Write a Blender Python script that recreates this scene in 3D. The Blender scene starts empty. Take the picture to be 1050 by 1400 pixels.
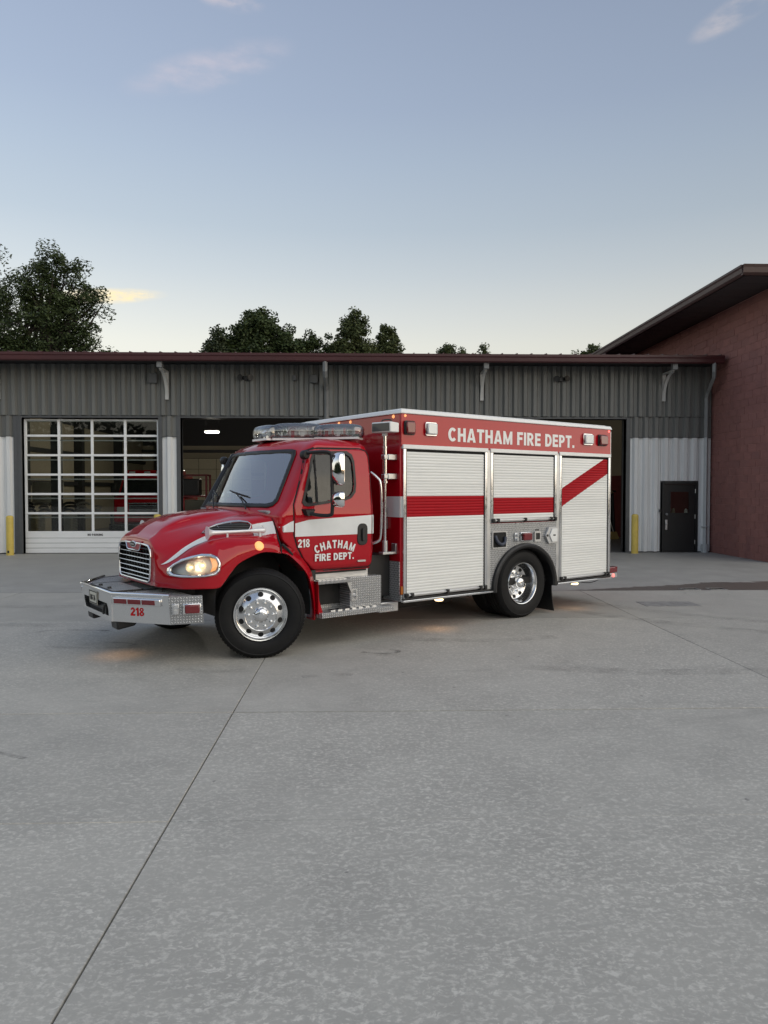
import bpy, bmesh, math, random
from mathutils import Vector, Matrix
random.seed(7)
PI = math.pi
scene = bpy.context.scene
COL = scene.collection

# ------------------------------------------------------------------ camera
cam_data = bpy.data.cameras.new('camera')
cam = bpy.data.objects.new('camera', cam_data)
COL.objects.link(cam)
F_PX = 1010.0
cam_data.sensor_fit = 'VERTICAL'
cam_data.sensor_height = 36.0
cam_data.lens = 36.0 * F_PX / 1400.0
cam_data.clip_start = 0.05
cam_data.clip_end = 3000.0
cam_pitch = math.atan(30.0 / F_PX)
cam_yaw = math.atan(29.0 / F_PX)
cam.location = (0, 0, 1.83)
cam.rotation_euler = (PI / 2 - cam_pitch, 0, -cam_yaw)
scene.camera = cam
scene.render.resolution_x = 768
scene.render.resolution_y = 1024
scene.cycles.max_bounces = 6
scene.cycles.transparent_max_bounces = 10
scene.cycles.caustics_reflective = False
scene.cycles.caustics_refractive = False

# ------------------------------------------------------------------ view
scene.view_settings.view_transform = 'Standard'
scene.view_settings.look = 'None'
scene.view_settings.exposure = 0.12
scene.view_settings.gamma = 1.0
scene.view_settings.use_curve_mapping = False

# ------------------------------------------------------------------ sun (a low, wide dusk glow on the right, behind the camera)
SUN_AZ = math.radians(124.0)      # clockwise from +Y (building normal), i.e. to the right and a little behind
SUN_EL = math.radians(24.0)
sun_data = bpy.data.lights.new('sun', 'SUN')
sun_data.energy = 1.9
sun_data.angle = math.radians(90)
sun_data.color = (1.0, 0.93, 0.82)
sun = bpy.data.objects.new('sun', sun_data)
COL.objects.link(sun)
sd = Vector((math.sin(SUN_AZ) * math.cos(SUN_EL), math.cos(SUN_AZ) * math.cos(SUN_EL), math.sin(SUN_EL)))
sun.rotation_euler = (-sd).to_track_quat('-Z', 'Y').to_euler()

# ------------------------------------------------------------------ world: dusk sky
world = bpy.data.worlds.new('World')
scene.world = world
world.use_nodes = True
wt = world.node_tree
wt.nodes.clear()


class NT:
    """small helper for node trees"""
    def __init__(self, tree):
        self.t = tree

    def n(self, kind, **kw):
        nd = self.t.nodes.new(kind)
        for k, v in kw.items():
            setattr(nd, k, v)
        return nd

    def l(self, a, b):
        self.t.links.new(a, b)

    def put(self, sock, val):
        if hasattr(val, 'is_linked') or isinstance(val, bpy.types.NodeSocket):
            self.t.links.new(val, sock)
        else:
            sock.default_value = val

    def math(self, op, a, b=0.0, c=0.0, clamp=False):
        nd = self.n('ShaderNodeMath', operation=op, use_clamp=clamp)
        self.put(nd.inputs[0], a)
        self.put(nd.inputs[1], b)
        if op in ('MULTIPLY_ADD', 'SMOOTH_MIN', 'SMOOTH_MAX', 'COMPARE'):
            self.put(nd.inputs[2], c)
        return nd.outputs[0]

    def maprange(self, v, a, b, c=0.0, d=1.0, smooth=False):
        nd = self.n('ShaderNodeMapRange', interpolation_type='SMOOTHSTEP' if smooth else 'LINEAR')
        self.put(nd.inputs[0], v)
        for i, x in enumerate((a, b, c, d)):
            nd.inputs[i + 1].default_value = x
        return nd.outputs[0]

    def mix(self, fac, a, b, blend='MIX'):
        nd = self.n('ShaderNodeMix', data_type='RGBA', blend_type=blend)
        self.put(nd.inputs[0], fac)
        for s, v in ((nd.inputs[6], a), (nd.inputs[7], b)):
            if isinstance(v, (tuple, list)):
                s.default_value = tuple(v) + ((1.0,) if len(v) == 3 else ())
            else:
                self.t.links.new(v, s)
        return nd.outputs[2]

    def ramp(self, fac, stops, interp='LINEAR'):
        nd = self.n('ShaderNodeValToRGB')
        nd.color_ramp.interpolation = interp
        el = nd.color_ramp.elements
        while len(el) < len(stops):
            el.new(0.5)
        for e, (p, c) in zip(el, stops):
            e.position = p
            e.color = tuple(c) + ((1.0,) if len(c) == 3 else ()) if isinstance(c, (tuple, list)) else (c, c, c, 1)
        self.put(nd.inputs[0], fac)
        return nd.outputs[0]

    def noise(self, vec, scale, detail=4.0, rough=0.55, dist=0.0):
        nd = self.n('ShaderNodeTexNoise')
        if vec is not None:
            self.l(vec, nd.inputs['Vector'])
        nd.inputs['Scale'].default_value = scale
        nd.inputs['Detail'].default_value = detail
        nd.inputs['Roughness'].default_value = rough
        nd.inputs['Distortion'].default_value = dist
        return nd.outputs[0]

    def mapping(self, vec, scale=(1, 1, 1), rot=(0, 0, 0), loc=(0, 0, 0)):
        nd = self.n('ShaderNodeMapping')
        self.l(vec, nd.inputs[0])
        nd.inputs['Location'].default_value = loc
        nd.inputs['Rotation'].default_value = rot
        nd.inputs['Scale'].default_value = scale
        return nd.outputs[0]


def srgb(r, g, b):
    f = lambda c: (c / 255.0 / 12.92) if c <= 10 else ((c / 255.0 + 0.055) / 1.055) ** 2.4
    return (f(r), f(g), f(b))


w = NT(wt)
tc = w.n('ShaderNodeTexCoord')
sep = w.n('ShaderNodeSeparateXYZ')
w.l(tc.outputs['Generated'], sep.inputs[0])
dx, dy, dz = sep.outputs
el_ = w.math('MULTIPLY', w.math('ARCSINE', dz), 180 / PI)             # elevation, degrees
az_ = w.math('MULTIPLY', w.math('ARCTAN2', dx, dy), 180 / PI)         # azimuth, degrees clockwise from +Y
sky = w.n('ShaderNodeTexSky', sky_type='NISHITA')
sky.sun_disc = False
sky.sun_elevation = math.radians(4.0)
sky.sun_rotation = SUN_AZ
sky.altitude = 200
sky.air_density = 1.0
sky.dust_density = 2.0
sky.ozone_density = 1.5
SKY_STRENGTH = 0.03
# dusk gradient of the thin evening haze: cream at the horizon, grey blue above
grad = w.ramp(w.maprange(el_, -5, 90), [
    (0.00, srgb(210, 202, 186)), (0.12, srgb(224, 220, 207)), (0.166, srgb(219, 218, 209)), (0.187, srgb(208, 210, 207)),
    (0.22, srgb(190, 197, 202)), (0.254, srgb(174, 185, 196)), (0.30, srgb(162, 175, 192)), (0.335, srgb(153, 166, 187)),
    (0.40, srgb(143, 156, 179)), (0.60, srgb(137, 150, 173)), (1.0, srgb(135, 148, 171))])
# the air is brighter towards the left of the view
side = w.math('MULTIPLY_ADD', w.math('COSINE', w.math('MULTIPLY', w.math('ADD', az_, 78.0), PI / 180)), 0.30, 0.94)
vs = w.n('ShaderNodeVectorMath', operation='SCALE')
w.l(grad, vs.inputs[0]); w.l(side, vs.inputs['Scale'])
nish = w.n('ShaderNodeVectorMath', operation='SCALE')
w.l(sky.outputs[0], nish.inputs[0]); nish.inputs['Scale'].default_value = SKY_STRENGTH
vadd = w.n('ShaderNodeVectorMath', operation='ADD')
w.l(vs.outputs[0], vadd.inputs[0]); w.l(nish.outputs[0], vadd.inputs[1])
skycol = vadd.outputs[0]
# a few thin clouds caught by the last light
cn = w.maprange(w.noise(w.mapping(tc.outputs['Generated'], scale=(9, 9, 26)), 1.1, 5, 0.56), 0.34, 0.72, 0.0, 1.0, smooth=True)
cn2 = w.maprange(w.noise(w.mapping(tc.outputs['Generated'], scale=(30, 30, 90)), 3.0, 3, 0.6), 0.34, 0.72, 0.45, 1.0, smooth=True)
cxy = w.n('ShaderNodeCombineXYZ')
w.l(az_, cxy.inputs[0]); w.l(el_, cxy.inputs[1])


def cloud(col, a0, e0, wa, we, tilt, colr, strength, fine=False):
    mp = w.n('ShaderNodeMapping', vector_type='TEXTURE')
    w.l(cxy.outputs[0], mp.inputs[0])
    mp.inputs['Location'].default_value = (a0, e0, 0); mp.inputs['Rotation'].default_value = (0, 0, math.atan(tilt)); mp.inputs['Scale'].default_value = (wa, we, 1)
    ln = w.n('ShaderNodeVectorMath', operation='LENGTH'); w.l(mp.outputs[0], ln.inputs[0])
    m = w.maprange(ln.outputs['Value'], 1.0, 0.35, 0, strength, smooth=True)
    return w.mix(w.math('MULTIPLY', m, cn2 if fine else cn), col, colr)


skycol = cloud(skycol, -19.3, 13.65, 5.2, 0.66, 0.105, (1.08, 0.88, 0.50), 0.95, True)
skycol = cloud(skycol, -9.3, 32.7, 3.4, 1.0, 0.03, srgb(246, 222, 214), 0.9)
skycol = cloud(skycol, -11.4, 28.6, 7.2, 1.5, 0.28, srgb(210, 200, 208), 0.65)
skycol = cloud(skycol, 27.0, 30.0, 3.8, 1.0, 0.30, srgb(238, 220, 210), 0.75)
bg = w.n('ShaderNodeBackground')
w.l(skycol, bg.inputs[0])
bg.inputs[1].default_value = 1.0
wo = w.n('ShaderNodeOutputWorld')
w.l(bg.outputs[0], wo.inputs[0])

# ------------------------------------------------------------------ mesh helpers
class MB:
    """collects geometry, then becomes ONE mesh object"""
    def __init__(self):
        self.v = []; self.f = []; self.mi = []

    def add(self, verts, faces, mi=0):
        o = len(self.v)
        self.v += [tuple(p) for p in verts]
        for f in faces:
            self.f.append(tuple(i + o for i in f)); self.mi.append(mi)
        return self

    def box(self, x0, x1, y0, y1, z0, z1, mi=0):
        V = [(x, y, z) for x in (x0, x1) for y in (y0, y1) for z in (z0, z1)]
        return self.add(V, [(0, 1, 3, 2), (4, 6, 7, 5), (0, 4, 5, 1), (2, 3, 7, 6), (0, 2, 6, 4), (1, 5, 7, 3)], mi)

    def hexa(self, P, mi=0):
        """8 points: bottom ring 0-3, top ring 4-7"""
        return self.add(P, [(3, 2, 1, 0), (4, 5, 6, 7), (0, 1, 5, 4), (1, 2, 6, 5), (2, 3, 7, 6), (3, 0, 4, 7)], mi)

    def prism(self, poly, axis, a, b, mi=0):
        """extrude a 2D polygon along axis; poly in the two other axes in order"""
        def P(p, t):
            return {'x': (t, p[0], p[1]), 'y': (p[0], t, p[1]), 'z': (p[0], p[1], t)}[axis]
        n = len(poly)
        V = [P(p, a) for p in poly] + [P(p, b) for p in poly]
        F = [tuple(range(n - 1, -1, -1)), tuple(range(n, 2 * n))] + [(i, (i + 1) % n, n + (i + 1) % n, n + i) for i in range(n)]
        return self.add(V, F, mi)

    def ring(self, outer, inner, axis, a, b, mi=0):
        """extruded frame between two polygons with the same number of points"""
        def P(p, t):
            return {'x': (t, p[0], p[1]), 'y': (p[0], t, p[1]), 'z': (p[0], p[1], t)}[axis]
        n = len(outer)
        V = [P(p, a) for p in outer] + [P(p, a) for p in inner] + [P(p, b) for p in outer] + [P(p, b) for p in inner]
        F = []
        for i in range(n):
            j = (i + 1) % n
            F += [(i, j, n + j, n + i), (2 * n + i, 3 * n + i, 3 * n + j, 2 * n + j), (i, 2 * n + i, 2 * n + j, j), (n + i, n + j, 3 * n + j, 3 * n + i)]
        return self.add(V, F, mi)

    def tube(self, path, r, n=10, mi=0, cap=True):
        path = [Vector(p) for p in path]
        rs = r if isinstance(r, (list, tuple)) else [r] * len(path)
        V = []; F = []
        up = Vector((0, 0, 1))
        prev = None
        for i, p in enumerate(path):
            if i == 0: d = path[1] - p
            elif i == len(path) - 1: d = p - path[i - 1]
            else: d = (path[i + 1] - p).normalized() + (p - path[i - 1]).normalized()
            d.normalize()
            if prev is None:
                ref = up if abs(d.z) < 0.9 else Vector((1, 0, 0))
                s = d.cross(ref).normalized()
            else:
                s = (prev - d * prev.dot(d)).normalized()
            prev = s
            t = d.cross(s)
            for k in range(n):
                a = 2 * PI * k / n
                V.append(p + (s * math.cos(a) + t * math.sin(a)) * rs[i])
        for i in range(len(path) - 1):
            for k in range(n):
                kk = (k + 1) % n
                F.append((i * n + k, i * n + kk, (i + 1) * n + kk, (i + 1) * n + k))
        if cap:
            F.append(tuple(range(n - 1, -1, -1)))
            F.append(tuple((len(path) - 1) * n + k for k in range(n)))
        return self.add(V, F, mi)

    def cyl(self, p0, p1, r, n=16, mi=0, r1=None):
        return self.tube([p0, p1], [r, r if r1 is None else r1], n, mi)

    def lathe(self, prof, n=32, axis='y', center=(0, 0, 0), mi=0, close=False):
        """prof: list of (radius, offset along axis)"""
        V = []; F = []
        m = len(prof)
        for k in range(n):
            a = 2 * PI * k / n
            c, s = math.cos(a), math.sin(a)
            for (r, t) in prof:
                p = {'x': (t, r * c, r * s), 'y': (r * c, t, r * s), 'z': (r * c, r * s, t)}[axis]
                V.append((p[0] + center[0], p[1] + center[1], p[2] + center[2]))
        for k in range(n):
            kk = (k + 1) % n
            for i in range(m - 1 if not close else m):
                j = (i + 1) % m
                F.append((k * m + i, kk * m + i, kk * m + j, k * m + j))
        return self.add(V, F, mi)

    def grid(self, fn, nu, nv, mi=0, keep=None):
        V = []; F = []
        for i in range(nu + 1):
            for j in range(nv + 1):
                V.append(fn(i / nu, j / nv))
        for i in range(nu):
            for j in range(nv):
                if keep and not keep((i + .5) / nu, (j + .5) / nv):
                    continue
                a = i * (nv + 1) + j
                F.append((a, a + nv + 1, a + nv + 2, a + 1))
        return self.add(V, F, mi)

    def mesh(self, name, mats=(), smooth=None):
        me = bpy.data.meshes.new(name)
        me.from_pydata(self.v, [], self.f)
        for m in mats: me.materials.append(m)
        if any(self.mi): me.polygons.foreach_set('material_index', self.mi)
        bm = bmesh.new(); bm.from_mesh(me)
        bmesh.ops.remove_doubles(bm, verts=bm.verts, dist=0.00002)
        bmesh.ops.recalc_face_normals(bm, faces=bm.faces)
        bm.to_mesh(me); bm.free()
        if smooth is not None:
            me.shade_smooth()
            me.set_sharp_from_angle(angle=math.radians(smooth))
        me.update()
        return me

    def build(self, name, mats, parent=None, smooth=None, bevel=0.0, loc=None, segs=2, solid=0.0, sub=0, offset=0.0):
        if not isinstance(mats, (list, tuple)): mats = [mats]
        me = self.mesh(name, mats, smooth)
        return place(name, me, parent, loc, bevel, segs, solid, sub, offset)


def place(name, me, parent=None, loc=None, bevel=0.0, segs=2, solid=0.0, sub=0, offset=0.0, rot=None):
    o = bpy.data.objects.new(name, me)
    COL.objects.link(o)
    if parent: o.parent = parent
    if loc: o.location = loc
    if rot: o.rotation_euler = rot
    if solid:
        m = o.modifiers.new('solid', 'SOLIDIFY'); m.thickness = solid; m.offset = offset
    if sub:
        m = o.modifiers.new('sub', 'SUBSURF'); m.levels = sub; m.render_levels = sub
    if bevel:
        m = o.modifiers.new('bevel', 'BEVEL'); m.width = bevel; m.segments = segs; m.limit_method = 'ANGLE'
        m.angle_limit = math.radians(35); m.harden_normals = False
        o.data.shade_smooth(); o.data.set_sharp_from_angle(angle=math.radians(60 if segs > 1 else 30))
    return o


def empty(name, loc=(0, 0, 0), rz=0.0, parent=None):
    o = bpy.data.objects.new(name, None)
    o.empty_display_size = 0.2
    COL.objects.link(o)
    o.location = loc; o.rotation_euler = (0, 0, rz)
    if parent: o.parent = parent
    return o


def tag(o, label=None, cat=None, group=None, kind=None):
    if label: o['label'] = label
    if cat: o['category'] = cat
    if group: o['group'] = group
    if kind: o['kind'] = kind
    return o


def copy_tree(o, parent=None):
    c = o.copy(); COL.objects.link(c); c.parent = parent
    for ch in list(o.children): copy_tree(ch, c)
    return c


def rrect(x0, x1, z0, z1, r, n=4):
    """rounded rectangle polygon"""
    P = []
    for cx, cz, a0 in ((x1 - r, z1 - r, 0), (x0 + r, z1 - r, 90), (x0 + r, z0 + r, 180), (x1 - r, z0 + r, 270)):
        for k in range(n + 1):
            a = math.radians(a0 + 90 * k / n)
            P.append((cx + r * math.cos(a), cz + r * math.sin(a)))
    return P


def lerp(a, b, t): return a + (b - a) * t


def interp(tab, x):
    """tab sorted list of (x, value or tuple); linear"""
    if x <= tab[0][0]: return tab[0][1]
    for (x0, y0), (x1, y1) in zip(tab, tab[1:]):
        if x <= x1:
            t = (x - x0) / (x1 - x0)
            if isinstance(y0, tuple): return tuple(lerp(a, b, t) for a, b in zip(y0, y1))
            return lerp(y0, y1, t)
    return tab[-1][1]


def catmull(P, n):
    """P list of tuples; n samples per span"""
    out = []
    m = len(P)
    for i in range(m - 1):
        p0 = P[max(i - 1, 0)]; p1 = P[i]; p2 = P[i + 1]; p3 = P[min(i + 2, m - 1)]
        for k in range(n):
            t = k / n
            out.append(tuple(0.5 * (2 * b + (c - a) * t + (2 * a - 5 * b + 4 * c - d) * t * t + (-a + 3 * b - 3 * c + d) * t ** 3)
                             for a, b, c, d in zip(p0, p1, p2, p3)))
    out.append(tuple(P[-1]))
    return out


def in_poly(x, y, poly):
    c = False
    n = len(poly)
    j = n - 1
    for i in range(n):
        xi, yi = poly[i]; xj, yj = poly[j]
        if (yi > y) != (yj > y) and x < (xj - xi) * (y - yi) / (yj - yi) + xi: c = not c
        j = i
    return c


# ------------------------------------------------------------------ materials
MATS = {}


def mat(name, base=(0.5, 0.5, 0.5), rough=0.5, metal=0.0, coat=0.0, spec=0.5, var=0.0, vscale=6.0, bump=0.0, bscale=80.0,
        emit=None, estr=0.0, rvar=0.0, dirt=0.0, stretch=(1, 1, 1)):
    if name in MATS: return MATS[name]
    m = bpy.data.materials.new(name); m.use_nodes = True
    t = NT(m.node_tree)
    b = m.node_tree.nodes['Principled BSDF']
    b.inputs['Roughness'].default_value = rough
    b.inputs['Metallic'].default_value = metal
    b.inputs['Specular IOR Level'].default_value = spec
    if coat:
        b.inputs['Coat Weight'].default_value = coat
        b.inputs['Coat Roughness'].default_value = 0.03
    tcn = t.n('ShaderNodeTexCoord')
    oi = t.n('ShaderNodeObjectInfo')          # every piece samples its own patch of the pattern
    sh = t.n('ShaderNodeVectorMath', operation='SCALE'); sh.inputs[0].default_value = (31, 17, 23); t.l(oi.outputs['Random'], sh.inputs['Scale'])
    ad = t.n('ShaderNodeVectorMath', operation='ADD'); t.l(tcn.outputs['Object'], ad.inputs[0]); t.l(sh.outputs[0], ad.inputs[1])
    vec = t.mapping(ad.outputs[0], scale=stretch)
    if var or dirt:
        n1 = t.noise(vec, vscale, 5, 0.6)
        lo = tuple(c * (1 - var) for c in base); hi = tuple(min(1, c * (1 + var)) for c in base)
        col = t.ramp(n1, [(0.3, lo), (0.7, hi)])
        if dirt:
            n2 = t.noise(vec, vscale * 2.7, 6, 0.7, 0.5)
            col = t.mix(t.maprange(n2, 0.52, 0.78, 0, dirt, True), col, (0.10, 0.085, 0.07))
        t.l(col, b.inputs['Base Color'])
    else:
        b.inputs['Base Color'].default_value = tuple(base) + (1,)
    if rvar:
        n3 = t.noise(vec, vscale * 1.7, 5, 0.6)
        t.l(t.maprange(n3, 0.3, 0.7, max(0.02, rough - rvar), rough + rvar), b.inputs['Roughness'])
    if bump:
        nb = t.noise(vec, bscale, 3, 0.6)
        bn = t.n('ShaderNodeBump')
        bn.inputs['Strength'].default_value = bump
        bn.inputs['Distance'].default_value = 0.01
        t.l(nb, bn.inputs['Height']); t.l(bn.outputs[0], b.inputs['Normal'])
    if emit:
        b.inputs['Emission Color'].default_value = tuple(emit) + (1,)
        b.inputs['Emission Strength'].default_value = estr
    MATS[name] = m
    return m


def glass_mat(name, tint=(0.8, 0.85, 0.85), ior=1.5, boost=0.0, rough=0.0):
    m = bpy.data.materials.new(name); m.use_nodes = True
    t = NT(m.node_tree); m.node_tree.nodes.clear()
    tr = t.n('ShaderNodeBsdfTransparent'); tr.inputs[0].default_value = tuple(tint) + (1,)
    gl = t.n('ShaderNodeBsdfGlossy'); gl.inputs['Roughness'].default_value = rough
    fr = t.n('ShaderNodeFresnel'); fr.inputs[0].default_value = ior
    fac = t.math('ADD', fr.outputs[0], boost, clamp=True)
    mx = t.n('ShaderNodeMixShader'); t.l(fac, mx.inputs[0]); t.l(tr.outputs[0], mx.inputs[1]); t.l(gl.outputs[0], mx.inputs[2])
    o = t.n('ShaderNodeOutputMaterial'); t.l(mx.outputs[0], o.inputs[0])
    MATS[name] = m
    return m


def tread_mat(name, plane='xz', scale=36.0):
    """aluminium tread plate: raised lozenges in two alternating directions (relief, raised tops also coloured brighter than the plate between)"""
    m = bpy.data.materials.new(name); m.use_nodes = True
    t = NT(m.node_tree); b = m.node_tree.nodes['Principled BSDF']
    tcn = t.n('ShaderNodeTexCoord')
    sp = t.n('ShaderNodeSeparateXYZ'); t.l(tcn.outputs['Object'], sp.inputs[0])
    A = {'x': 0, 'y': 1, 'z': 2}
    a = t.math('MULTIPLY', sp.outputs[A[plane[0]]], scale); c = t.math('MULTIPLY', sp.outputs[A[plane[1]]], scale)
    p = t.math('ADD', a, c); q = t.math('SUBTRACT', a, c)
    def loz(p, q, op, oq):
        fp = t.math('SUBTRACT', t.math('FRACT', t.math('ADD', t.math('MULTIPLY', p, 0.5), op)), 0.5)
        fq = t.math('SUBTRACT', t.math('FRACT', t.math('ADD', t.math('MULTIPLY', q, 0.5), oq)), 0.5)
        r = t.math('ADD', t.math('POWER', t.math('ABSOLUTE', t.math('DIVIDE', fp, 0.40)), 2.0), t.math('POWER', t.math('ABSOLUTE', t.math('DIVIDE', fq, 0.13)), 2.0))
        return t.maprange(r, 1.0, 0.3, 0, 1, True)
    h = t.math('MAXIMUM', loz(p, q, 0.0, 0.0), loz(q, p, 0.5, 0.5))
    bn = t.n('ShaderNodeBump'); bn.inputs['Strength'].default_value = 1.0; bn.inputs['Distance'].default_value = 0.012
    t.l(h, bn.inputs['Height']); t.l(bn.outputs[0], b.inputs['Normal'])
    nz = t.noise(tcn.outputs['Object'], 5, 5, 0.6)
    t.l(t.mix(h, t.ramp(nz, [(0.3, (0.30, 0.31, 0.32)), (0.7, (0.44, 0.45, 0.46))]), (0.90, 0.91, 0.92)), b.inputs['Base Color'])
    t.l(t.maprange(nz, 0.3, 0.7, 0.38, 0.25), b.inputs['Roughness'])
    b.inputs['Metallic'].default_value = 0.65
    MATS[name] = m
    return m


RED = mat('red_paint', (0.42, 0.002, 0.011), 0.4, coat=1.0, spec=0.06, var=0.04, vscale=1.5)
WHITE = mat('white_paint', (0.82, 0.83, 0.82), 0.35, coat=0.3, var=0.03)
STRIPE = mat('white_reflective_stripe', (0.76, 0.78, 0.78), 0.45, var=0.04)
REDSTRIPE = mat('red_reflective_stripe', (0.40, 0.004, 0.012), 0.5, spec=0.2, var=0.06)
CHROME = mat('chrome', (0.82, 0.83, 0.84), 0.07, metal=1.0, rvar=0.04, vscale=9)
POLISH = mat('polished_aluminium', (0.80, 0.81, 0.82), 0.15, metal=1.0, rvar=0.06, vscale=12)
ALU = mat('brushed_aluminium', (0.60, 0.61, 0.62), 0.33, metal=0.9, var=0.08, rvar=0.06)
SHUT = mat('satin_white_slat', (0.83, 0.84, 0.82), 0.40, var=0.07, vscale=1.5, rvar=0.10, stretch=(0.35, 1, 9))
BLACK = mat('black_plastic', (0.012, 0.012, 0.013), 0.45, rvar=0.1)
BLACKM = mat('black_metal', (0.018, 0.018, 0.019), 0.5, rvar=0.12)
RUBBER = mat('tyre_rubber', (0.007, 0.007, 0.0075), 0.62, spec=0.3, var=0.25, vscale=14)
DARK = mat('dark_cavity', (0.01, 0.01, 0.01), 0.8)
UNDER = mat('underbody', (0.02, 0.02, 0.02), 0.75, var=0.3)
REDLENS = mat('red_lens', (0.16, 0.004, 0.008), 0.12, coat=1.0)
CLEARLENS = mat('clear_lens', (0.62, 0.66, 0.68), 0.16, metal=0.3, coat=1.0, bump=0.3, bscale=140)
AMBERON = mat('amber_lamp_lit', (0.8, 0.35, 0.12), 0.3, emit=(1.0, 0.42, 0.16), estr=0.9)
WARMON = mat('warm_lamp_lit', (0.8, 0.7, 0.5), 0.3, emit=(1.0, 0.72, 0.38), estr=3.0)
REDON = mat('red_lamp_lit', (0.8, 0.1, 0.08), 0.3, emit=(1.0, 0.16, 0.14), estr=2.2)
SEAT = mat('grey_fabric', (0.36, 0.37, 0.38), 0.85, var=0.15)
DASH = mat('grey_dash', (0.30, 0.305, 0.31), 0.6)
WSGLASS = glass_mat('windscreen_glass', (0.84, 0.88, 0.88), 1.55, 0.36)
SIDEGLASS = glass_mat('side_glass', (0.48, 0.53, 0.49), 1.5, 0.03)
DOME = glass_mat('clear_dome', (0.95, 0.96, 0.96), 1.5, 0.17, 0.06)
LAMPGLASS = glass_mat('lamp_glass', (0.92, 0.92, 0.90), 1.45, 0.02)
TREAD_XZ = tread_mat('tread_plate_side', 'xz')
TREAD_YZ = tread_mat('tread_plate_front', 'yz')
TREAD_XY = tread_mat('tread_plate_top', 'xy')


# ------------------------------------------------------------------ lettering (bold block capitals, cut-vinyl shapes)
def _arc(cx, cy, rx, ry, a0, a1, t=.25, h=.20, n=10):
    P = []
    for k in range(n):
        q = []
        for a, (ox, oy) in ((a0 + (a1 - a0) * k / n, (rx, ry)), (a0 + (a1 - a0) * (k + 1) / n, (rx, ry)), (a0 + (a1 - a0) * (k + 1) / n, (rx - t, ry - h)), (a0 + (a1 - a0) * k / n, (rx - t, ry - h))):
            q.append((cx + ox * math.cos(math.radians(a)), cy + oy * math.sin(math.radians(a))))
        P.append(q)
    return P


def _r(x0, x1, y0, y1): return [(x0, y0), (x1, y0), (x1, y1), (x0, y1)]


GLYPH = {
    'H': (.78, [_r(0, .25, 0, 1), _r(.53, .78, 0, 1), _r(.25, .53, .4, .6)]),
    'A': (.88, [[(0, 0), (.26, 0), (.44, .74), (.30, 1)], [(.88, 0), (.58, 1), (.44, .74), (.62, 0)], [(.30, 1), (.44, .74), (.58, 1)], [(.299, .16), (.581, .16), (.537, .34), (.343, .34)]]),
    'T': (.74, [_r(0, .74, .79, 1), _r(.245, .495, 0, .79)]),
    'M': (.98, [_r(0, .23, 0, 1), _r(.75, .98, 0, 1), [(.23, 1), (.23, .50), (.40, 0), (.49, 0), (.49, .36)], [(.75, 1), (.49, .36), (.49, 0), (.58, 0), (.75, .50)]]),
    'F': (.64, [_r(0, .25, 0, 1), _r(.25, .64, .79, 1), _r(.25, .58, .40, .60)]),
    'E': (.66, [_r(0, .25, 0, 1), _r(.25, .66, .79, 1), _r(.25, .62, .41, .60), _r(.25, .66, 0, .21)]),
    'I': (.25, [_r(0, .25, 0, 1)]),
    'D': (.78, [_r(0, .25, 0, 1), _r(.25, .33, .79, 1), _r(.25, .33, 0, .21)] + _arc(.33, .5, .45, .5, 90, -90, .25, .21)),
    'P': (.70, [_r(0, .25, 0, 1), _r(.25, .38, .80, 1), _r(.25, .38, .36, .56)] + _arc(.38, .68, .32, .32, 90, -90, .24, .20)),
    'R': (.78, [_r(0, .25, 0, 1), _r(.25, .38, .80, 1), _r(.25, .38, .38, .57), [(.28, .38), (.50, 0), (.78, 0), (.54, .40)]] + _arc(.38, .69, .33, .31, 90, -90, .24, .19)),
    'C': (.80, _arc(.42, .5, .42, .5, 42, 318, .25, .21, 20)),
    'O': (.86, _arc(.43, .5, .43, .5, 0, 360, .25, .21, 26)),
    'G': (.84, _arc(.42, .5, .42, .5, 42, 330, .25, .21, 20) + [_r(.45, .82, .36, .54), _r(.58, .82, .14, .36)]),
    'N': (.80, [_r(0, .24, 0, 1), _r(.56, .80, 0, 1), [(.24, 1), (.24, .56), (.56, 0), (.56, .44)]]),
    'K': (.82, [_r(0, .25, 0, 1), [(.25, .30), (.25, .60), (.52, 1), (.82, 1)], [(.36, .46), (.52, 0), (.82, 0), (.54, .67)]]),
    '.': (.24, [_r(0, .24, 0, .22)]),
    '1': (.44, [_r(.19, .44, 0, 1), [(0, .62), (.19, .70), (.19, .96), (.0, .80)]]),
    '2': (.66, _arc(.33, .68, .33, .32, 175, -38, .24, .19, 12) + [[(.60, .50), (.385, .60), (.0, .22), (.30, .20)], _r(0, .66, 0, .20)]),
    '8': (.68, _arc(.34, .75, .31, .25, 0, 360, .20, .14, 20) + _arc(.34, .26, .34, .26, 0, 360, .22, .14, 20)),
    '7': (.64, [_r(0, .64, .80, 1), [(.36, .80), (.64, .80), (.36, 0), (.10, 0)]]),
    '6': (.68, _arc(.34, .31, .34, .31, 0, 360, .22, .15, 20) + [[(.0, .31), (.22, .40), (.44, 1), (.30, 1)]]),
    ' ': (.30, []),
}


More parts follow.
